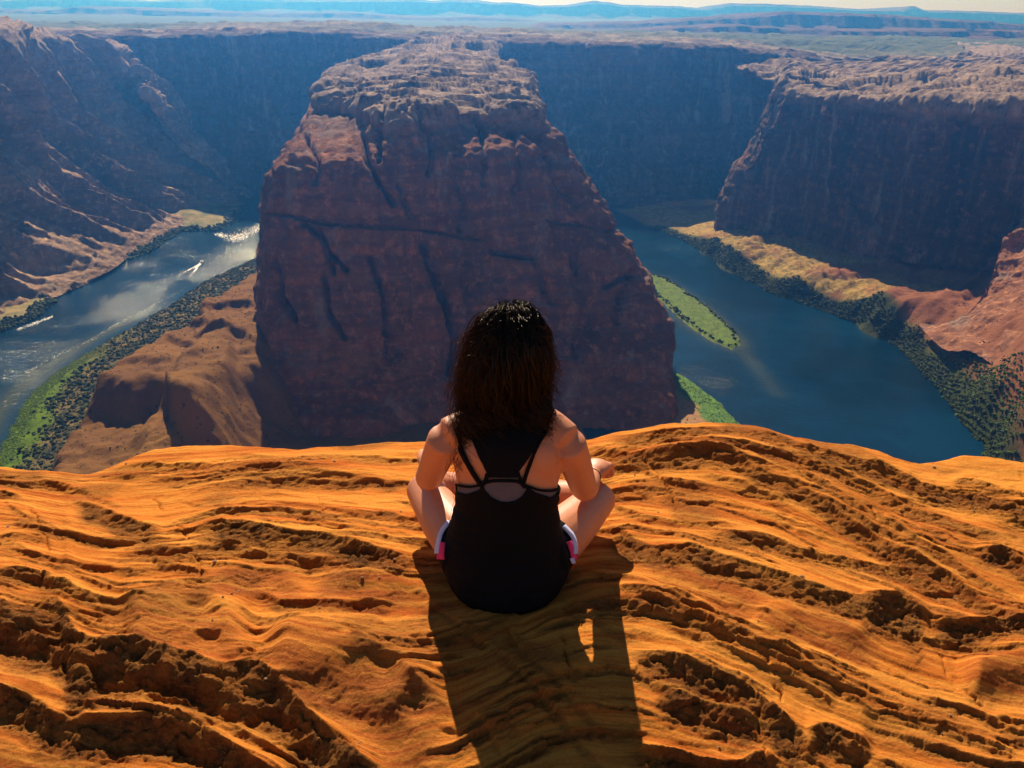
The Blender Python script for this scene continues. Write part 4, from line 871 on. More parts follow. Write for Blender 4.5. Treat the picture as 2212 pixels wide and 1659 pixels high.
# hairline joints
for dep_, pl in ((.016, [(1655, 1440), (1668, 1478), (1686, 1500), (1682, 1545)]), (.012, [(1205, 1320), (1212, 1375), (1226, 1440), (1260, 1500)]), (.012, [(1380, 990), (1440, 1045), (1475, 1130)]), (.012, [(330, 1075), (420, 1190), (440, 1262)]),
                 (.014, [(1640, 1530), (1636, 1580), (1650, 1640)]), (.010, [(640, 1010), (700, 1100), (690, 1160)]), (.012, [(1880, 1100), (1900, 1180), (1990, 1290)]), (.012, [(2020, 1380), (2050, 1470), (2120, 1530)]), (.012, [(60, 1090), (110, 1190), (90, 1280)])):
    pl = np.asarray(pl, float); best = np.full(U.shape, 1e9); uu = U + 7 * fbm(U / 16, Vp / 16, o=3, seed=361); vv = Vp + 7 * fbm(U / 16, Vp / 16, o=3, seed=362)
    for a, b in zip(pl[:-1], pl[1:]):
        ab = b - a; t_ = np.clip(((uu - a[0]) * ab[0] + (vv - a[1]) * ab[1]) / (ab @ ab), 0, 1); best = np.minimum(best, np.hypot(uu - a[0] - t_ * ab[0], vv - a[1] - t_ * ab[1]))
    Hadd -= dep_ * np.exp(-(best / 2.2) ** 2) * sm(-.35, .25, vnoise(U / 35, Vp / 35, seed=363))
nearw = sm(0.10, 0.35, T_)
Hadd *= nearw
# seat: the rock under her is worn flat
Hadd *= 1 - 0.8 * np.exp(-(((Xg + 0.01) / 0.24) ** 4 + ((Yg - 1.95) / 0.20) ** 4))
# keep the rim line itself where it was traced
rimf = sm(0.955, 1.0, T_); Hadd = Hadd * (1 - rimf) + rimf * 0.010 * fbm(Xg / 0.12, Yg * 0, o=4, seed=340)
Zl = Zb + Hadd
ledge = np.stack([Xg, Yg, Zl], -1)
# over the rim: rounded lip, then the cliff below
last = ledge[-1]; extra = []
for dy, dz in [(.010, -.004), (.022, -.012), (.035, -.028), (.045, -.05), (.05, -.08), (.055, -.12), (.06, -.18), (.07, -.26), (.05, -.36), (.06, -.5), (.10, -.7), (.08, -1.0), (.15, -1.4), (.1, -2), (.3, -3), (.2, -4.5), (.6, -7), (.8, -11), (1.5, -18), (3, -30), (7, -50), (15, -90), (24, -150), (38, -220), (60, -305)]:
    n_ = fbm(last[:, 0] / 0.4, last[:, 0] * 0 + dz * 3, o=4, seed=343)
    e_ = last.copy(); e_[:, 1] += dy + 0.12 * abs(dz) ** 0.8 * n_ * (abs(dz) > .05) * 0.5; e_[:, 2] += dz; e_[:, 0] *= 1 + abs(dz) * 0.05; extra.append(e_)
ledge = np.concatenate([ledge, np.stack(extra)], 0)
fa = np.concatenate([face2, np.tile(face2[-1:], (len(extra), 1))], 0)
sa = np.concatenate([s, np.tile(s[-1:], (len(extra), 1))], 0)
m = M('ledge_sandstone'); p = m.pos(); face_ = m.attr('face'); bed = m.attr('bed')
big = m.noise(p, 1.8, 5, 0.6)
c = m.mix(m.ramp(big, [(0.35, 0.0), (0.65, 1.0)]), (0.56, 0.125, 0.020), (0.80, 0.245, 0.034))
bx = m.n('ShaderNodeCombineXYZ', {'X': m.math('MULTIPLY', bed, 9.0), 'Y': m.math('MULTIPLY', m.sep(p)[0], 0.7), 'Z': 0.0}).outputs[0]
bands = m.noise(bx, 1.0, 6, 0.7)
c = m.mix(m.math('MULTIPLY', m.attr('mound'), 0.75), c, (0.52, 0.125, 0.030))
c = m.mix(m.ramp(bands, [(0.44, 0.0), (0.58, 0.85)]), c, (0.90, 0.345, 0.055))
c = m.mix(m.ramp(bands, [(0.30, 0.9), (0.44, 0.0)]), c, (0.34, 0.058, 0.014))
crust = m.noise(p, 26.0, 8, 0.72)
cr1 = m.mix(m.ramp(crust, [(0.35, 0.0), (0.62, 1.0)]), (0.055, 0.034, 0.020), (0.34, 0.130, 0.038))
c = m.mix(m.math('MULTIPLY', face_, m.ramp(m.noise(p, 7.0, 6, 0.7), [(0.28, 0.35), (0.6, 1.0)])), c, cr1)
sx2 = m.n('ShaderNodeCombineXYZ', {'X': m.math('MULTIPLY', bed, 60.0), 'Y': m.math('MULTIPLY', m.sep(p)[0], 6.0), 'Z': m.math('MULTIPLY', m.sep(p)[1], 2.0)}).outputs[0]
str_ = m.noise(sx2, 1.0, 6, 0.7)
c = m.mix(m.ramp(str_, [(0.34, 0.55), (0.48, 0.0)]), c, (0.34, 0.090, 0.015))
c = m.mix(m.ramp(str_, [(0.55, 0.0), (0.70, 0.5)]), c, (0.92, 0.38, 0.07))
spk = m.noise(p, 160.0, 4, 0.8)
c = m.mix(m.ramp(spk, [(0.34, 0.40), (0.45, 0.0)]), c, (0.22, 0.06, 0.012))
c = m.mix(m.ramp(spk, [(0.56, 0.0), (0.70, 0.5)]), c, (0.90, 0.42, 0.09))
b = m.bump(m.noise(p, 45.0, 9, 0.78), m.math('ADD', 0.55, m.math('MULTIPLY', face_, 0.45)), 0.018)
b = m.bump(m.noise(p, 190.0, 5, 0.85), 0.8, 0.006, b)
LED = m.set(Base_Color=c, Roughness=0.95, Normal=b); m.b.inputs['Specular IOR Level'].default_value = 0.04
structure(grid_mesh('rock_ledge', ledge, LED, attrs={'face': fa, 'bed': sa, 'mound': np.concatenate([mound, np.zeros((len(extra), mound.shape[1]))], 0)}))

# little stones and grit lying on the ledge
gv, gf = [], []
for i in range(150):
    j = int(rng.integers(80, 600)); k = int(rng.integers(100, 800)); c0 = ledge[j, k]; r_ = float(rng.uniform(.001, .004)) if i % 12 else float(rng.uniform(.004, .007))
    bm = bmesh.new(); bmesh.ops.create_icosphere(bm, subdivisions=1, radius=1.0)
    sc = np.array([rng.uniform(.7, 1.3), rng.uniform(.7, 1.3), rng.uniform(.5, .9)]) * r_; o0 = len(gv)
    for v in bm.verts: gv.append(c0 + np.array(v.co) * sc * rng.uniform(.8, 1.15) + W(0, 0, r_ * .4))
    for f in bm.faces: gf.append([o0 + v.index for v in f.verts])
    bm.free()
m = M('grit_stone'); GRIT = m.set(Base_Color=m.mix(m.noise(m.pos(), 20.0, 2, .5), (0.10, 0.05, 0.03), (0.45, 0.24, 0.12)), Roughness=0.9)
stuff(mesh_from('loose_grit', gv, gf, GRIT), 'loose grit and small stones lying on the orange rock ledge', 'grit')

# ------------------------------------------------------------------ the seated woman
from mathutils.bvhtree import BVHTree
def tube_geo(pts, rad, seg=14, flat=None, n=None):
    """closed tapered tube; rad: radii; flat: (axis, factor) squashes the rings"""
    pts = np.asarray(pts, float); rad = np.asarray(rad, float)
    n = n or max(8, 5 * len(pts)); C = resample(pts, n); Rr = resample(np.stack([rad] * 2, 1), n)[:, 0]
    T = np.gradient(C, axis=0); T /= np.linalg.norm(T, axis=1, keepdims=True) + 1e-9
    ref = W(0, 0, 1) if abs(T[0] @ W(0, 0, 1)) < 0.8 else W(1, 0, 0)
    v, f = [], []
    a = np.cross(ref, T[0]); a /= np.linalg.norm(a)
    for i in range(n):
        a = a - (a @ T[i]) * T[i]; a /= np.linalg.norm(a); b = np.cross(T[i], a)
        for k in range(seg):
            th = 2 * math.pi * k / seg; o = (a * math.cos(th) + b * math.sin(th)) * Rr[i]
            if flat is not None: ax, fk = flat; ax = np.asarray(ax) / np.linalg.norm(ax); o = o - ax * (o @ ax) * (1 - fk)
            v.append(C[i] + o)
    for i in range(n - 1):
        for k in range(seg):
            f.append([i * seg + k, i * seg + (k + 1) % seg, (i + 1) * seg + (k + 1) % seg, (i + 1) * seg + k])
    for i, rev in ((0, True), (n - 1, False)):
        v.append(C[i] + T[i] * Rr[i] * (0.55 if i else -0.55)); c = len(v) - 1
        for k in range(seg):
            t3 = [c, i * seg + (k + 1) % seg, i * seg + k]; f.append(t3 if rev else t3[::-1])
    return v, f
def rings_geo(rings, seg=28, n=None):
    """rings: (centre, half width x, half depth, tilt of the ring plane)"""
    A = np.array([[*c, rx, ry, tl] for c, rx, ry, tl in rings], float); n = n or 6 * len(A); A = resample(A, n)
    v, f = [], []
    for r in A:
        for k in range(seg):
            th = 2 * math.pi * k / seg; x_ = math.cos(th) * r[3]; y_ = math.sin(th) * r[4]
            v.append(r[:3] + W(x_, y_ * math.cos(r[5]), y_ * math.sin(r[5])))
    for i in range(n - 1):
        for k in range(seg): f.append([i * seg + k, i * seg + (k + 1) % seg, (i + 1) * seg + (k + 1) % seg, (i + 1) * seg + k])
    f.append(list(range(seg))[::-1]); f.append([(n - 1) * seg + k for k in range(seg)])
    return v, f
def ell_geo(c, r, seg=20):
    bm = bmesh.new(); bmesh.ops.create_uvsphere(bm, u_segments=seg, v_segments=seg // 2 + 2, radius=1.0)
    v = [np.asarray(c) + np.array(x.co) * np.asarray(r) for x in bm.verts]; f = [[y.index for y in x.verts] for x in bm.faces]; bm.free(); return v, f
def fuse(name, geos, voxel, smooth_it, mat, parent):
    V_, F_ = [], []
    for v, f in geos:
        o = len(V_); V_ += list(v); F_ += [[i + o for i in q] for q in f]
    ob = mesh_from(name, V_, F_)
    r_ = ob.modifiers.new('remesh', 'REMESH'); r_.mode = 'VOXEL'; r_.voxel_size = voxel
    s_ = ob.modifiers.new('smooth', 'SMOOTH'); s_.iterations = smooth_it; s_.factor = 0.5
    dg = bpy.context.evaluated_depsgraph_get(); me = bpy.data.meshes.new_from_object(ob.evaluated_get(dg))
    bpy.data.objects.remove(ob); me.name = name; me.polygons.foreach_set('use_smooth', [True] * len(me.polygons)); me.materials.clear()
    return link(name, me, mat, parent)

m = M('skin'); p = m.pos()
skc = m.mix(m.noise(p, 14.0, 5, 0.6), (0.58, 0.205, 0.090), (0.68, 0.265, 0.125))
skc = m.mix(m.ramp(m.noise(p, 120.0, 3, 0.6), [(0.3, 0.25), (0.45, 0.0)]), skc, (0.36, 0.14, 0.08))
SKIN = m.set(Base_Color=skc, Roughness=0.5, Normal=m.bump(m.noise(p, 500.0, 3, 0.6), 0.12, 0.001), Subsurface_Weight=0.12, Subsurface_Radius=(0.02, 0.008, 0.004)); m.b.inputs['Subsurface Scale'].default_value = 0.6
def cloth(name, col, rough=0.85, weave=900.0):
    m = M(name); p = m.pos()
    b = m.bump(m.noise(p, 28.0, 4, 0.55), 0.35, 0.006); b = m.bump(m.noise(p, weave, 2, 0.5), 0.2, 0.0008, b)
    m.set(Base_Color=m.mix(m.noise(p, 60.0, 4, 0.6), tuple(x * 0.8 for x in col), tuple(x * 1.2 for x in col)), Roughness=rough, Normal=b); m.b.inputs['Specular IOR Level'].default_value = 0.10
    return m.m
BLACK = cloth('black_knit', (0.0045, 0.0045, 0.0058), 0.7); GREY = cloth('grey_knit', (0.13, 0.105, 0.12)); WHITE = cloth('pale_blue_trim', (0.55, 0.58, 0.80)); PINK = cloth('pink_mesh', (0.75, 0.05, 0.16))

woman = bpy.data.objects.new('person', None); COL.objects.link(woman); woman.location = (-0.01, 1.9, 0)
woman['label'] = 'woman in black racerback top sitting cross-legged on the rim, back to us'; woman['category'] = 'woman'
body_geos = []
Qp = PD
spx = 1094
# torso
SH_L, SH_R = Qp(962, 948, 1.90), Qp(1228, 958, 1.90)
torso = [((-.012, 1.855, .035), .150, .105, 0.10), ((-.012, 1.865, .10), .160, .112, 0.05), ((-.012, 1.875, .17), .142, .098, -0.02), ((-.010, 1.885, .235), .128, .090, -0.08),
         ((-.008, 1.90, .30), .136, .095, -0.12), ((-.006, 1.915, .36), .148, .098, -0.15), ((-.004, 1.925, .42), .150, .092, -0.18), ((-.002, 1.94, .465), .120, .072, -0.2), ((0, 1.955, .50), .062, .050, -0.2), ((0, 1.965, .53), .050, .046, -0.2)]
body_geos.append(rings_geo(torso, 32))
HEAD = W(-.005, 1.965, .655)
body_geos.append(tube_geo([(0, 1.945, .46), (0, 1.965, .54), (-.002, 1.97, .62)], [.062, .050, .052], 18))
body_geos.append(ell_geo(HEAD, (.073, .092, .105))); body_geos.append(ell_geo(HEAD + W(0, .045, -.045), (.055, .055, .065)))
body_geos.append(tube_geo([HEAD + W(0, .09, .0), HEAD + W(0, .112, -.02)], [.008, .013], 8))            # nose
for sx in (-1, 1): body_geos.append(ell_geo(HEAD + W(sx * .074, .0, -.015), (.010, .018, .030), 10))      # ears
# shoulder blades and shoulder caps
for sx in (-1, 1):
    body_geos.append(ell_geo((sx * .075 - .004, 1.868, .385), (.052, .040, .065), 16))
body_geos.append(tube_geo([W(0, 1.945, .475), W(-.09, 1.935, .462), SH_L + W(.006, .005, .012)], [.050, .044, .044], 16))
body_geos.append(tube_geo([W(0, 1.945, .475), W(.09, 1.935, .462), SH_R + W(-.006, .005, .012)], [.050, .044, .044], 16))
EL_L, EL_R = Qp(926, 1032, 2.0), Qp(1262, 1056, 2.0)
WR_L, WR_R = Qp(924, 1010, 2.13), Qp(1280, 1028, 2.13)
for sh, el, wr in ((SH_L, EL_L, WR_L), (SH_R, EL_R, WR_R)):
    body_geos.append(tube_geo([sh, sh * .6 + el * .4 + W(0, .004, 0), el], [.047, .044, .038], 18))
    body_geos.append(tube_geo([el + (el - wr) * .04, el * .7 + wr * .3, wr], [.037, .037, .024], 18))
# legs: knees out, shins crossed in front
KN_L, KN_R = Qp(913, 1052, 2.165), Qp(1296, 1073, 2.165)
HIP_L, HIP_R = W(-.095, 1.87, .085), W(.075, 1.87, .085)
for hip, kn, sx in ((HIP_L, KN_L, -1), (HIP_R, KN_R, 1)):
    body_geos.append(tube_geo([hip, hip * .55 + kn * .45 + W(sx * .012, 0, .004), kn], [.088, .072, .054], 20))
    ank = W(-sx * .06, 2.30, kn[2] - .07)
    body_geos.append(tube_geo([kn, kn * .55 + ank * .45 + W(0, .01, -.015), ank], [.052, .049, .030], 18))
    body_geos.append(tube_geo([ank + W(sx * .02, 0, 0), ank + W(-sx * .06, .02, -.012), ank + W(-sx * .14, .035, -.02)], [.030, .032, .020], 14, flat=((0, 0, 1), .65)))
# hands closed over the knees
def hand(wr, kn, sx):
    g = []
    d0 = W(.36, .85, -.10) if sx > 0 else W(.02, 1.0, -.05); d0 /= np.linalg.norm(d0); side = np.cross(W(0, 0, 1), d0); side /= np.linalg.norm(side)   # side: to the left of the fingers
    k0 = wr + d0 * .062 + W(0, 0, .012)
    g.append(tube_geo([wr, wr + d0 * .03 + W(0, 0, .010), k0], [.024, .037, .040], 16, flat=((0, 0, 1), .58)))
    outw = W(sx, .2, 0)
    for i, (ln, off) in enumerate(((.072, 1.35), (.080, .45), (.075, -.45), (.060, -1.35))):
        s0 = k0 + side * off * .0190; j1 = s0 + d0 * ln * .36 + outw * .004 + W(0, 0, -.004); j2 = j1 + d0 * ln * .14 + outw * .006 + W(0, 0, -ln * .40); j3 = j2 + W(0, 0, -ln * .34) - d0 * ln * .06
        g.append(tube_geo([s0 - d0 * .012, s0, j1, j2, j3], [.0108, .0110, .0098, .0088, .0072], 10, n=22))
    ts = wr + d0 * .022 + side * (sx) * .024
    g.append(tube_geo([ts, ts + d0 * .024 + side * sx * .022 + W(0, 0, -.006), ts + d0 * .045 + side * sx * .030 + W(0, 0, -.026)], [.013, .0115, .009], 10, n=16))
    return g
body_geos += hand(WR_R, KN_R, 1) + hand(WR_L, KN_L, -1)
body = fuse('body', body_geos, .0046, 9, SKIN, None); body.parent = woman; body.matrix_parent_inverse = Matrix.Translation(-Vector(woman.location))
def attach(o, to=woman):
    o.parent = to; o.matrix_parent_inverse = Matrix.Translation(-Vector(woman.location)) if to is woman else Matrix.Identity(4); return o

# shorts: loose legs round the upper thighs
sg = []
for hip, kn, sx in ((HIP_L, KN_L, -1), (HIP_R, KN_R, 1)):
    e_ = hip * .76 + kn * .24
    sg.append(tube_geo([hip + W(0, -.01, .0), e_], [.096, .084], 24))
sg.append(rings_geo([((-.012, 1.855, .005), .140, .108, 0), ((-.012, 1.862, .06), .168, .122, 0), ((-.012, 1.87, .12), .166, .118, 0), ((-.012, 1.875, .17), .150, .105, 0)], 28))
shorts = attach(fuse('shorts', sg, .006, 4, BLACK, None))
# tank top: closed all round from the hem to below the arms
tg = [((-.010, 1.838, .008), .120, .098, 0.35), ((-.010, 1.842, .028), .158, .122, 0.2), ((-.010, 1.855, .075), .172, .126, 0.1), ((-.012, 1.865, .12), .166, .120, 0.05), ((-.012, 1.875, .17), .152, .109, -0.02), ((-.010, 1.885, .235), .138, .100, -0.08),
      ((-.008, 1.897, .285), .140, .101, -0.12)]
def shell_bvh(objs):
    V_, F_ = [], []
    for o in objs:
        mt = o.matrix_world if o.parent is None else Matrix.Identity(4); off = len(V_); V_ += [v.co.copy() for v in o.data.vertices]; F_ += [[i + off for i in q.vertices] for q in o.data.polygons]
    return BVHTree.FromPolygons(V_, F_)
v_, f_ = rings_geo(tg, 64, 60)
# soft creases in the cloth
v_ = [v + (v - W(-.01, 1.87, v[2])) * (0.030 * float(fbm(np.array([v[0] / .05]), np.array([v[2] / .10]), o=3, seed=400)[0]) + .022 * float(fbm(np.array([v[0] / .09 + v[2] / .05]), np.array([v[2] / .022 - v[0] / .12]), o=2, seed=401, ridged=True)[0])) for v in v_]
tank = attach(mesh_from('tank_top', v_, f_[:-1], BLACK, True))
eyeV = Vector(EYE)
torso_tmp = fuse('torso_form', body_geos[:2] + body_geos[7:11], .0045, 4, None, None)
bv_body = shell_bvh([torso_tmp]); bpy.data.objects.remove(torso_tmp); bv_all = shell_bvh([body, tank]); bv_sh = shell_bvh([body, shorts])
def cast(bv, px, py, off):
    d = Vector(fwd + rt * ((px - 1106.0) / FPX) - up * ((py - 829.5) / FPX)).normalized()
    h, n_, i_, t_ = bv.ray_cast(eyeV, d)
    if h is None: return None
    if n_.dot(d) > 0: n_ = -n_
    return np.array(h + n_ * off)
def drape(name, bv, top, bot, off, mat, nx=60, ny=24, parent=None, by_row=False):
    """cloth laid on the body between two curves (x -> y), or for by_row between left and right curves (y -> x)"""
    top = np.array(top, float); bot = np.array(bot, float); V_, F_ = [], []; idx = {}
    ax = 1 if by_row else 0
    a0, a1 = max(top[0, ax], bot[0, ax]), min(top[-1, ax], bot[-1, ax])
    for i in range(nx):
        a = a0 + (a1 - a0) * i / (nx - 1)
        t0 = np.interp(a, top[:, ax], top[:, 1 - ax]); t1 = np.interp(a, bot[:, ax], bot[:, 1 - ax])
        for j in range(ny):
            b_ = t0 + (t1 - t0) * j / (ny - 1); c = cast(bv, b_, a, off) if by_row else cast(bv, a, b_, off)
            if c is not None: idx[i, j] = len(V_); V_.append(c)
    for i in range(nx - 1):
        for j in range(ny - 1):
            q = [(i, j), (i + 1, j), (i + 1, j + 1), (i, j + 1)]
            if all(k in idx for k in q):
                ps = [V_[idx[k]] for k in q]
                if max(np.linalg.norm(ps[0] - ps[2]), np.linalg.norm(ps[1] - ps[3])) < .045: F_.append([idx[k] for k in q])
    ob = mesh_from(name, V_, F_, mat, True); so = ob.modifiers.new('thickness', 'SOLIDIFY'); so.thickness = .002; so.offset = 0
    return attach(ob)
def strap(name, bv, pl, width, off, mat):
    pl = resample(np.array(pl, float), 40); nrm = np.gradient(pl, axis=0); nrm = np.stack([-nrm[:, 1], nrm[:, 0]], 1); nrm /= np.linalg.norm(nrm, axis=1, keepdims=True)
    L = pl + nrm * width / 2; R_ = pl - nrm * width / 2; V_, F_ = [], []
    for a, c, b in zip(L, pl, R_):
        r3 = [cast(bv, *a, off), cast(bv, *c, off + .001), cast(bv, *b, off)]
        if any(x is None for x in r3): continue
        V_ += r3
    for i in range(len(V_) // 3 - 1):
        o = i * 3; F_ += [[o, o + 1, o + 4, o + 3], [o + 1, o + 2, o + 5, o + 4]]
    ob = mesh_from(name, V_, F_, mat, True); so = ob.modifiers.new('thickness', 'SOLIDIFY'); so.thickness = .003; so.offset = 0
    return attach(ob)
drape('sports_bra', bv_body, [(964, 1028), (985, 1044), (1015, 1050), (1045, 1046), (1060, 1038), (1120, 1036), (1135, 1046), (1165, 1056), (1195, 1056), (1228, 1042)], [(964, 1110), (1228, 1110)], .0035, GREY, 80, 20)
drape('tank_back', bv_body, [(962, 1030), (968, 1048), (985, 1060), (1010, 1066), (1035, 1058), (1045, 1046), (1050, 1058), (1062, 1072), (1080, 1081), (1095, 1083), (1112, 1080), (1127, 1070), (1136, 1056), (1140, 1050), (1155, 1062), (1185, 1072), (1212, 1070), (1222, 1055), (1230, 1036)], [(962, 1135), (1230, 1135)], .0075, BLACK, 110, 26)
drape('racerback', bv_body, [(1035, 880), (1022, 920), (1020, 950), (1036, 990), (1052, 1018), (1054, 1030)], [(1200, 880), (1186, 915), (1172, 945), (1140, 990), (1120, 1018), (1118, 1030)], .0060, BLACK, 50, 30, by_row=True)
strap('bra_strap', bv_body, [(985, 925), (1000, 975), (1025, 1022), (1042, 1048)], 9, .0055, BLACK)
strap('bra_strap', bv_body, [(1182, 922), (1160, 965), (1140, 1010), (1128, 1048)], 8, .0055, BLACK)
strap('bra_strap', bv_body, [(1054, 1022), (1050, 1038), (1040, 1050)], 8, .0065, BLACK)
strap('bra_strap', bv_body, [(1118, 1020), (1112, 1000), (1124, 1036), (1132, 1052)], 6, .0065, BLACK)
strap('bra_band', bv_body, [(1040, 1044), (1062, 1037), (1090, 1036), (1118, 1038), (1138, 1052)], 6, .0085, BLACK)
strap('bra_edge', bv_body, [(962, 1028), (985, 1044), (1015, 1050), (1045, 1045)], 4, .0060, BLACK)
strap('bra_edge', bv_body, [(1134, 1046), (1165, 1057), (1195, 1057), (1229, 1040)], 4, .0060, BLACK)
# coloured side trim of the shorts
strap('shorts_trim', bv_sh, [(972, 1128), (956, 1150), (948, 1180), (946, 1205)], 9, .004, WHITE)
strap('shorts_trim', bv_sh, [(950, 1225), (942, 1240), (946, 1262)], 10, .004, WHITE)
strap('shorts_panel', bv_sh, [(957, 1172), (954, 1195), (953, 1218)], 14, .003, PINK)
strap('shorts_trim', bv_sh, [(1216, 1138), (1234, 1158), (1240, 1180), (1240, 1196)], 9, .004, WHITE)
strap('shorts_trim', bv_sh, [(1232, 1205), (1240, 1225), (1244, 1240)], 8, .004, WHITE)
strap('shorts_panel', bv_sh, [(1228, 1170), (1236, 1192), (1239, 1220)], 12, .003, PINK)
# thin bracelet on the right wrist
bp, bf = [], []
axd = (WR_R - EL_R); axd /= np.linalg.norm(axd); a_ = np.cross(axd, W(0, 0, 1)); a_ /= np.linalg.norm(a_); b_ = np.cross(axd, a_); cc = WR_R - axd * .012
for i in range(32):
    th = 2 * math.pi * i / 32; o = (a_ * math.cos(th) + b_ * math.sin(th))
    for k in range(5):
        ph = 2 * math.pi * k / 5; bp.append(cc + o * (.0265 + .0012 * math.cos(ph)) + axd * .0012 * math.sin(ph))
for i in range(32):
    for k in range(5): bf.append([i * 5 + k, i * 5 + (k + 1) % 5, ((i + 1) % 32) * 5 + (k + 1) % 5, ((i + 1) % 32) * 5 + k])
attach(mesh_from('bracelet', bp, bf, BLACK, True))

# hair: a dark inner mass and several thousand strands
m = M('hair'); at_ = m.attr('tone')
dif = m.n('ShaderNodeBsdfDiffuse', {'Color': m.mix(at_, (0.004, 0.0026, 0.002), (0.012, 0.007, 0.004))}).outputs[0]
trn = m.n('ShaderNodeBsdfTranslucent', {'Color': m.mix(at_, (0.018, 0.007, 0.003), (0.60, 0.22, 0.045))}).outputs[0]
gls = m.n('ShaderNodeBsdfGlossy', {'Color': (0.34, 0.29, 0.24, 1), 'Roughness': 0.30}).outputs[0]
mx = m.n('ShaderNodeMixShader', {0: 0.22, 1: dif, 2: trn}).outputs[0]; mx = m.n('ShaderNodeMixShader', {0: 0.09, 1: mx, 2: gls}).outputs[0]
m.link(mx, m.out.inputs['Surface']); HAIR = m.m
m = M('hair_core'); HCORE = m.set(Base_Color=(0.006, 0.004, 0.003), Roughness=0.9); m.b.inputs['Specular IOR Level'].default_value = 0.05
hg = [ell_geo(HEAD + W(0, -.010, .012), (.081, .096, .107), 26),
      tube_geo([HEAD + W(0, -.03, .02), HEAD + W(-.004, -.048, -.08), HEAD + W(-.008, -.056, -.140)], [.078, .072, .046], 24, flat=((0, 1, 0), .55)),
      tube_geo([HEAD + W(-.05, -.035, -.06), HEAD + W(-.070, -.052, -.14), HEAD + W(-.084, -.056, -.195)], [.040, .028, .010], 14, flat=((0, 1, 0), .6)),
      tube_geo([HEAD + W(.05, -.035, -.06), HEAD + W(.070, -.050, -.12), HEAD + W(.088, -.045, -.165)], [.038, .026, .012], 14, flat=((0, 1, 0), .6))]
hair_core = attach(fuse('hair', hg, .005, 3, HCORE, None))
NC, PER, NPT = 190, 25, 22
NS = NC * PER
hv = np.zeros((NS, NPT, 3)); tone = np.zeros((NS, NPT))
HC = HEAD + W(0, -.004, .012); tt = np.linspace(0, 1, NPT)
def fall(root, tgt_x, ln, push):
    p_ = root.copy(); v_d = (root - HC) / np.linalg.norm(root - HC) * .6 + W(0, -.25, .1); out = [p_.copy()]; step = ln / (NPT - 1)
    for k in range(1, NPT):
        want = W((tgt_x - p_[0]) * 7, (HEAD[1] - .055 - p_[1]) * 5, -1.0); v_d = v_d * .62 + want * .38; v_d /= np.linalg.norm(v_d); p_ = p_ + v_d * step
        q = p_ - HC; e2 = (q[0] / (.082 + push)) ** 2 + (q[1] / (.098 + push)) ** 2 + (q[2] / (.110 + push)) ** 2
        if e2 < 1: p_ = HC + q / math.sqrt(e2)
        if p_[2] < HEAD[2] - .12: p_[1] = min(p_[1], 1.893 - push)
        out.append(p_.copy())
    return np.array(out)
for c in range(NC):
    az = rng.uniform(-math.pi, math.pi) if c % 3 else rng.uniform(-2.7, -.4)
    elv = math.asin(rng.uniform(-.2, 1.0)); dirn = W(math.cos(az) * math.cos(elv) * .080, math.sin(az) * math.cos(elv) * .090, math.sin(elv) * .100); root = HC + dirn
    lean = np.clip(dirn[0] / .075 + rng.normal(0, .12), -1.15, 1.15); left = lean < 0
    edge = abs(lean)
    ln = (rng.uniform(.19, .30) + (.135 * max(0, edge - .2) * rng.uniform(.4, 1.3))) if left else rng.uniform(.165, .265) + .04 * edge * rng.random()
    tgt = HEAD[0] + lean * .060 + (-.030 * edge if left else .012 * edge) + rng.normal(0, .006)
    push = rng.uniform(0, .010)
    ctr = fall(root, tgt, ln, push)
    # the lock waves and then curls towards its end
    ph, wl = rng.uniform(0, 6.28), rng.uniform(.055, .105); amp = rng.uniform(.006, .014) * (1.25 if left else 1.0) * (1 if edge > .4 else .75)
    sl_ = tt * ln / wl * 6.28 + ph; env = sm(.10, .8, tt) * (.6 + 1.0 * tt ** 2)
    ctr[:, 0] += np.cos(sl_) * amp * env * 1.3; ctr[:, 1] += np.sin(sl_) * amp * env; ctr[:, 2] += np.cos(sl_ * .8) * amp * env * .5
    for k in range(PER):
        i = c * PER + k; fly = rng.random() < .17
        a, r_ = rng.uniform(0, 6.28), rng.random() ** .5
        w0 = .012 * r_ * (1 - .62 * tt) + (.004 * tt)
        off = np.stack([np.cos(a + tt * 2) * w0, np.sin(a + tt * 2) * w0, np.sin(a * 3) * w0 * .6], 1)
        sw = rng.uniform(-.0025, .0025, 3) * np.sin(tt * rng.uniform(6, 16) + rng.uniform(0, 6))[:, None] * tt[:, None]
        pts = ctr + off + sw
        if fly:
            o_ = pts - HC; o_[:, 2] *= .3; o_ /= np.linalg.norm(o_, axis=1, keepdims=True) + 1e-6
            pts = pts + o_ * (rng.uniform(.004, .026) * np.sin(tt * math.pi * rng.uniform(.5, 1.4))[:, None]) * (2.0 if left else .9)
            pts[:, 0] += .004 * np.cos(tt * rng.uniform(10, 26)) * tt; pts[:, 2] += .004 * np.sin(tt * rng.uniform(10, 26)) * tt
        q = pts - HC; e2 = np.sqrt((q[:, 0] / .084) ** 2 + (q[:, 1] / .096) ** 2 + (q[:, 2] / .108) ** 2); f_ = np.where((e2 < 1) & (np.arange(NPT) > 0), 1 / np.maximum(e2, .2), 1)
        hv[i] = HC + q * f_[:, None]; tone[i] = rng.uniform(.5, 1) if (fly and edge > .75) else rng.uniform(0, .12)  # orange tone only for flyaways at the edge: backlit rim put into the colour
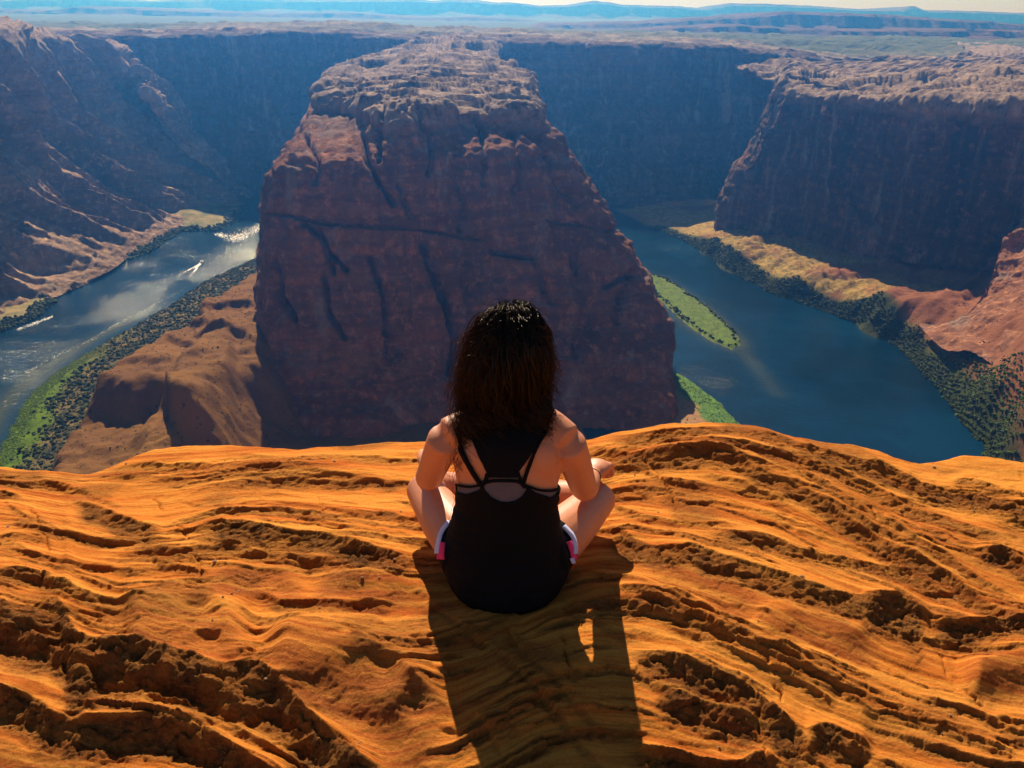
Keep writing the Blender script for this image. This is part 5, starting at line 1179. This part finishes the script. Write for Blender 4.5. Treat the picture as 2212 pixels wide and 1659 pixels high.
# loose curls standing off the silhouette
NW = 1300; src = hv.reshape(-1, NPT, 3); extra_ = np.zeros((NW, NPT, 3)); k = 0
while k < NW:
    i = int(rng.integers(0, NS)); j = int(rng.integers(3, NPT - 1)); b0 = src[i, j]
    dx_ = (b0[0] - HEAD[0]) / .09
    if abs(dx_) < (.72 if b0[2] < HEAD[2] + .03 else .35) or (dx_ > 0 and rng.random() < .5): continue
    od = W(math.copysign(1, dx_) * rng.uniform(.3, 1), rng.uniform(-.3, .4), rng.uniform(-.9, .7)); od /= np.linalg.norm(od)
    L_ = rng.uniform(.018, .070) * (1.25 if dx_ < 0 else .8); cr_ = rng.uniform(.003, .010); w1 = rng.uniform(3, 10); ph = rng.uniform(0, 6.28)
    pth = b0 + od * (L_ * np.sin(tt * 1.7))[:, None] * .75 + W(0, 0, -1) * (L_ * .9 * tt ** 1.6)[:, None]
    pth[:, 0] += cr_ * (np.cos(tt * w1 + ph) - math.cos(ph)) * tt ** .6; pth[:, 2] += cr_ * (np.sin(tt * w1 + ph) - math.sin(ph)) * tt ** .6
    extra_[k] = pth; k += 1
hv = np.concatenate([hv, extra_]); tone = np.concatenate([tone, np.full((NW, NPT), .95)]); NS += NW  # curls coloured orange as if lit from behind
# strands become thin three-sided tubes
T = np.gradient(hv, axis=1); T /= np.linalg.norm(T, axis=2, keepdims=True) + 1e-9
A_ = np.cross(T, W(0.3, 1, 0.2)); A_ /= np.linalg.norm(A_, axis=2, keepdims=True) + 1e-9; B_ = np.cross(T, A_)
rad = (.00080 * (1 - .55 * np.linspace(0, 1, NPT)))[None, :, None]
tri = [hv + (A_ * math.cos(a) + B_ * math.sin(a)) * rad for a in (0, 2.09, 4.19)]
VV = np.stack(tri, 2)                               # (NS, NPT, 3, 3)
idx = np.arange(NS * NPT * 3).reshape(NS, NPT, 3); q = []
for k in range(3):
    k2 = (k + 1) % 3; q.append(np.stack([idx[:, :-1, k], idx[:, :-1, k2], idx[:, 1:, k2], idx[:, 1:, k]], -1).reshape(-1, 4))
strands = bulk_mesh('hair_strands', VV.reshape(-1, 3), np.concatenate(q), HAIR, True)
at2 = strands.data.attributes.new('tone', 'FLOAT', 'POINT'); at2.data.foreach_set('value', np.repeat(tone.reshape(-1), 3).astype(np.float32))
strands['kind'] = 'stuff'
attach(strands)
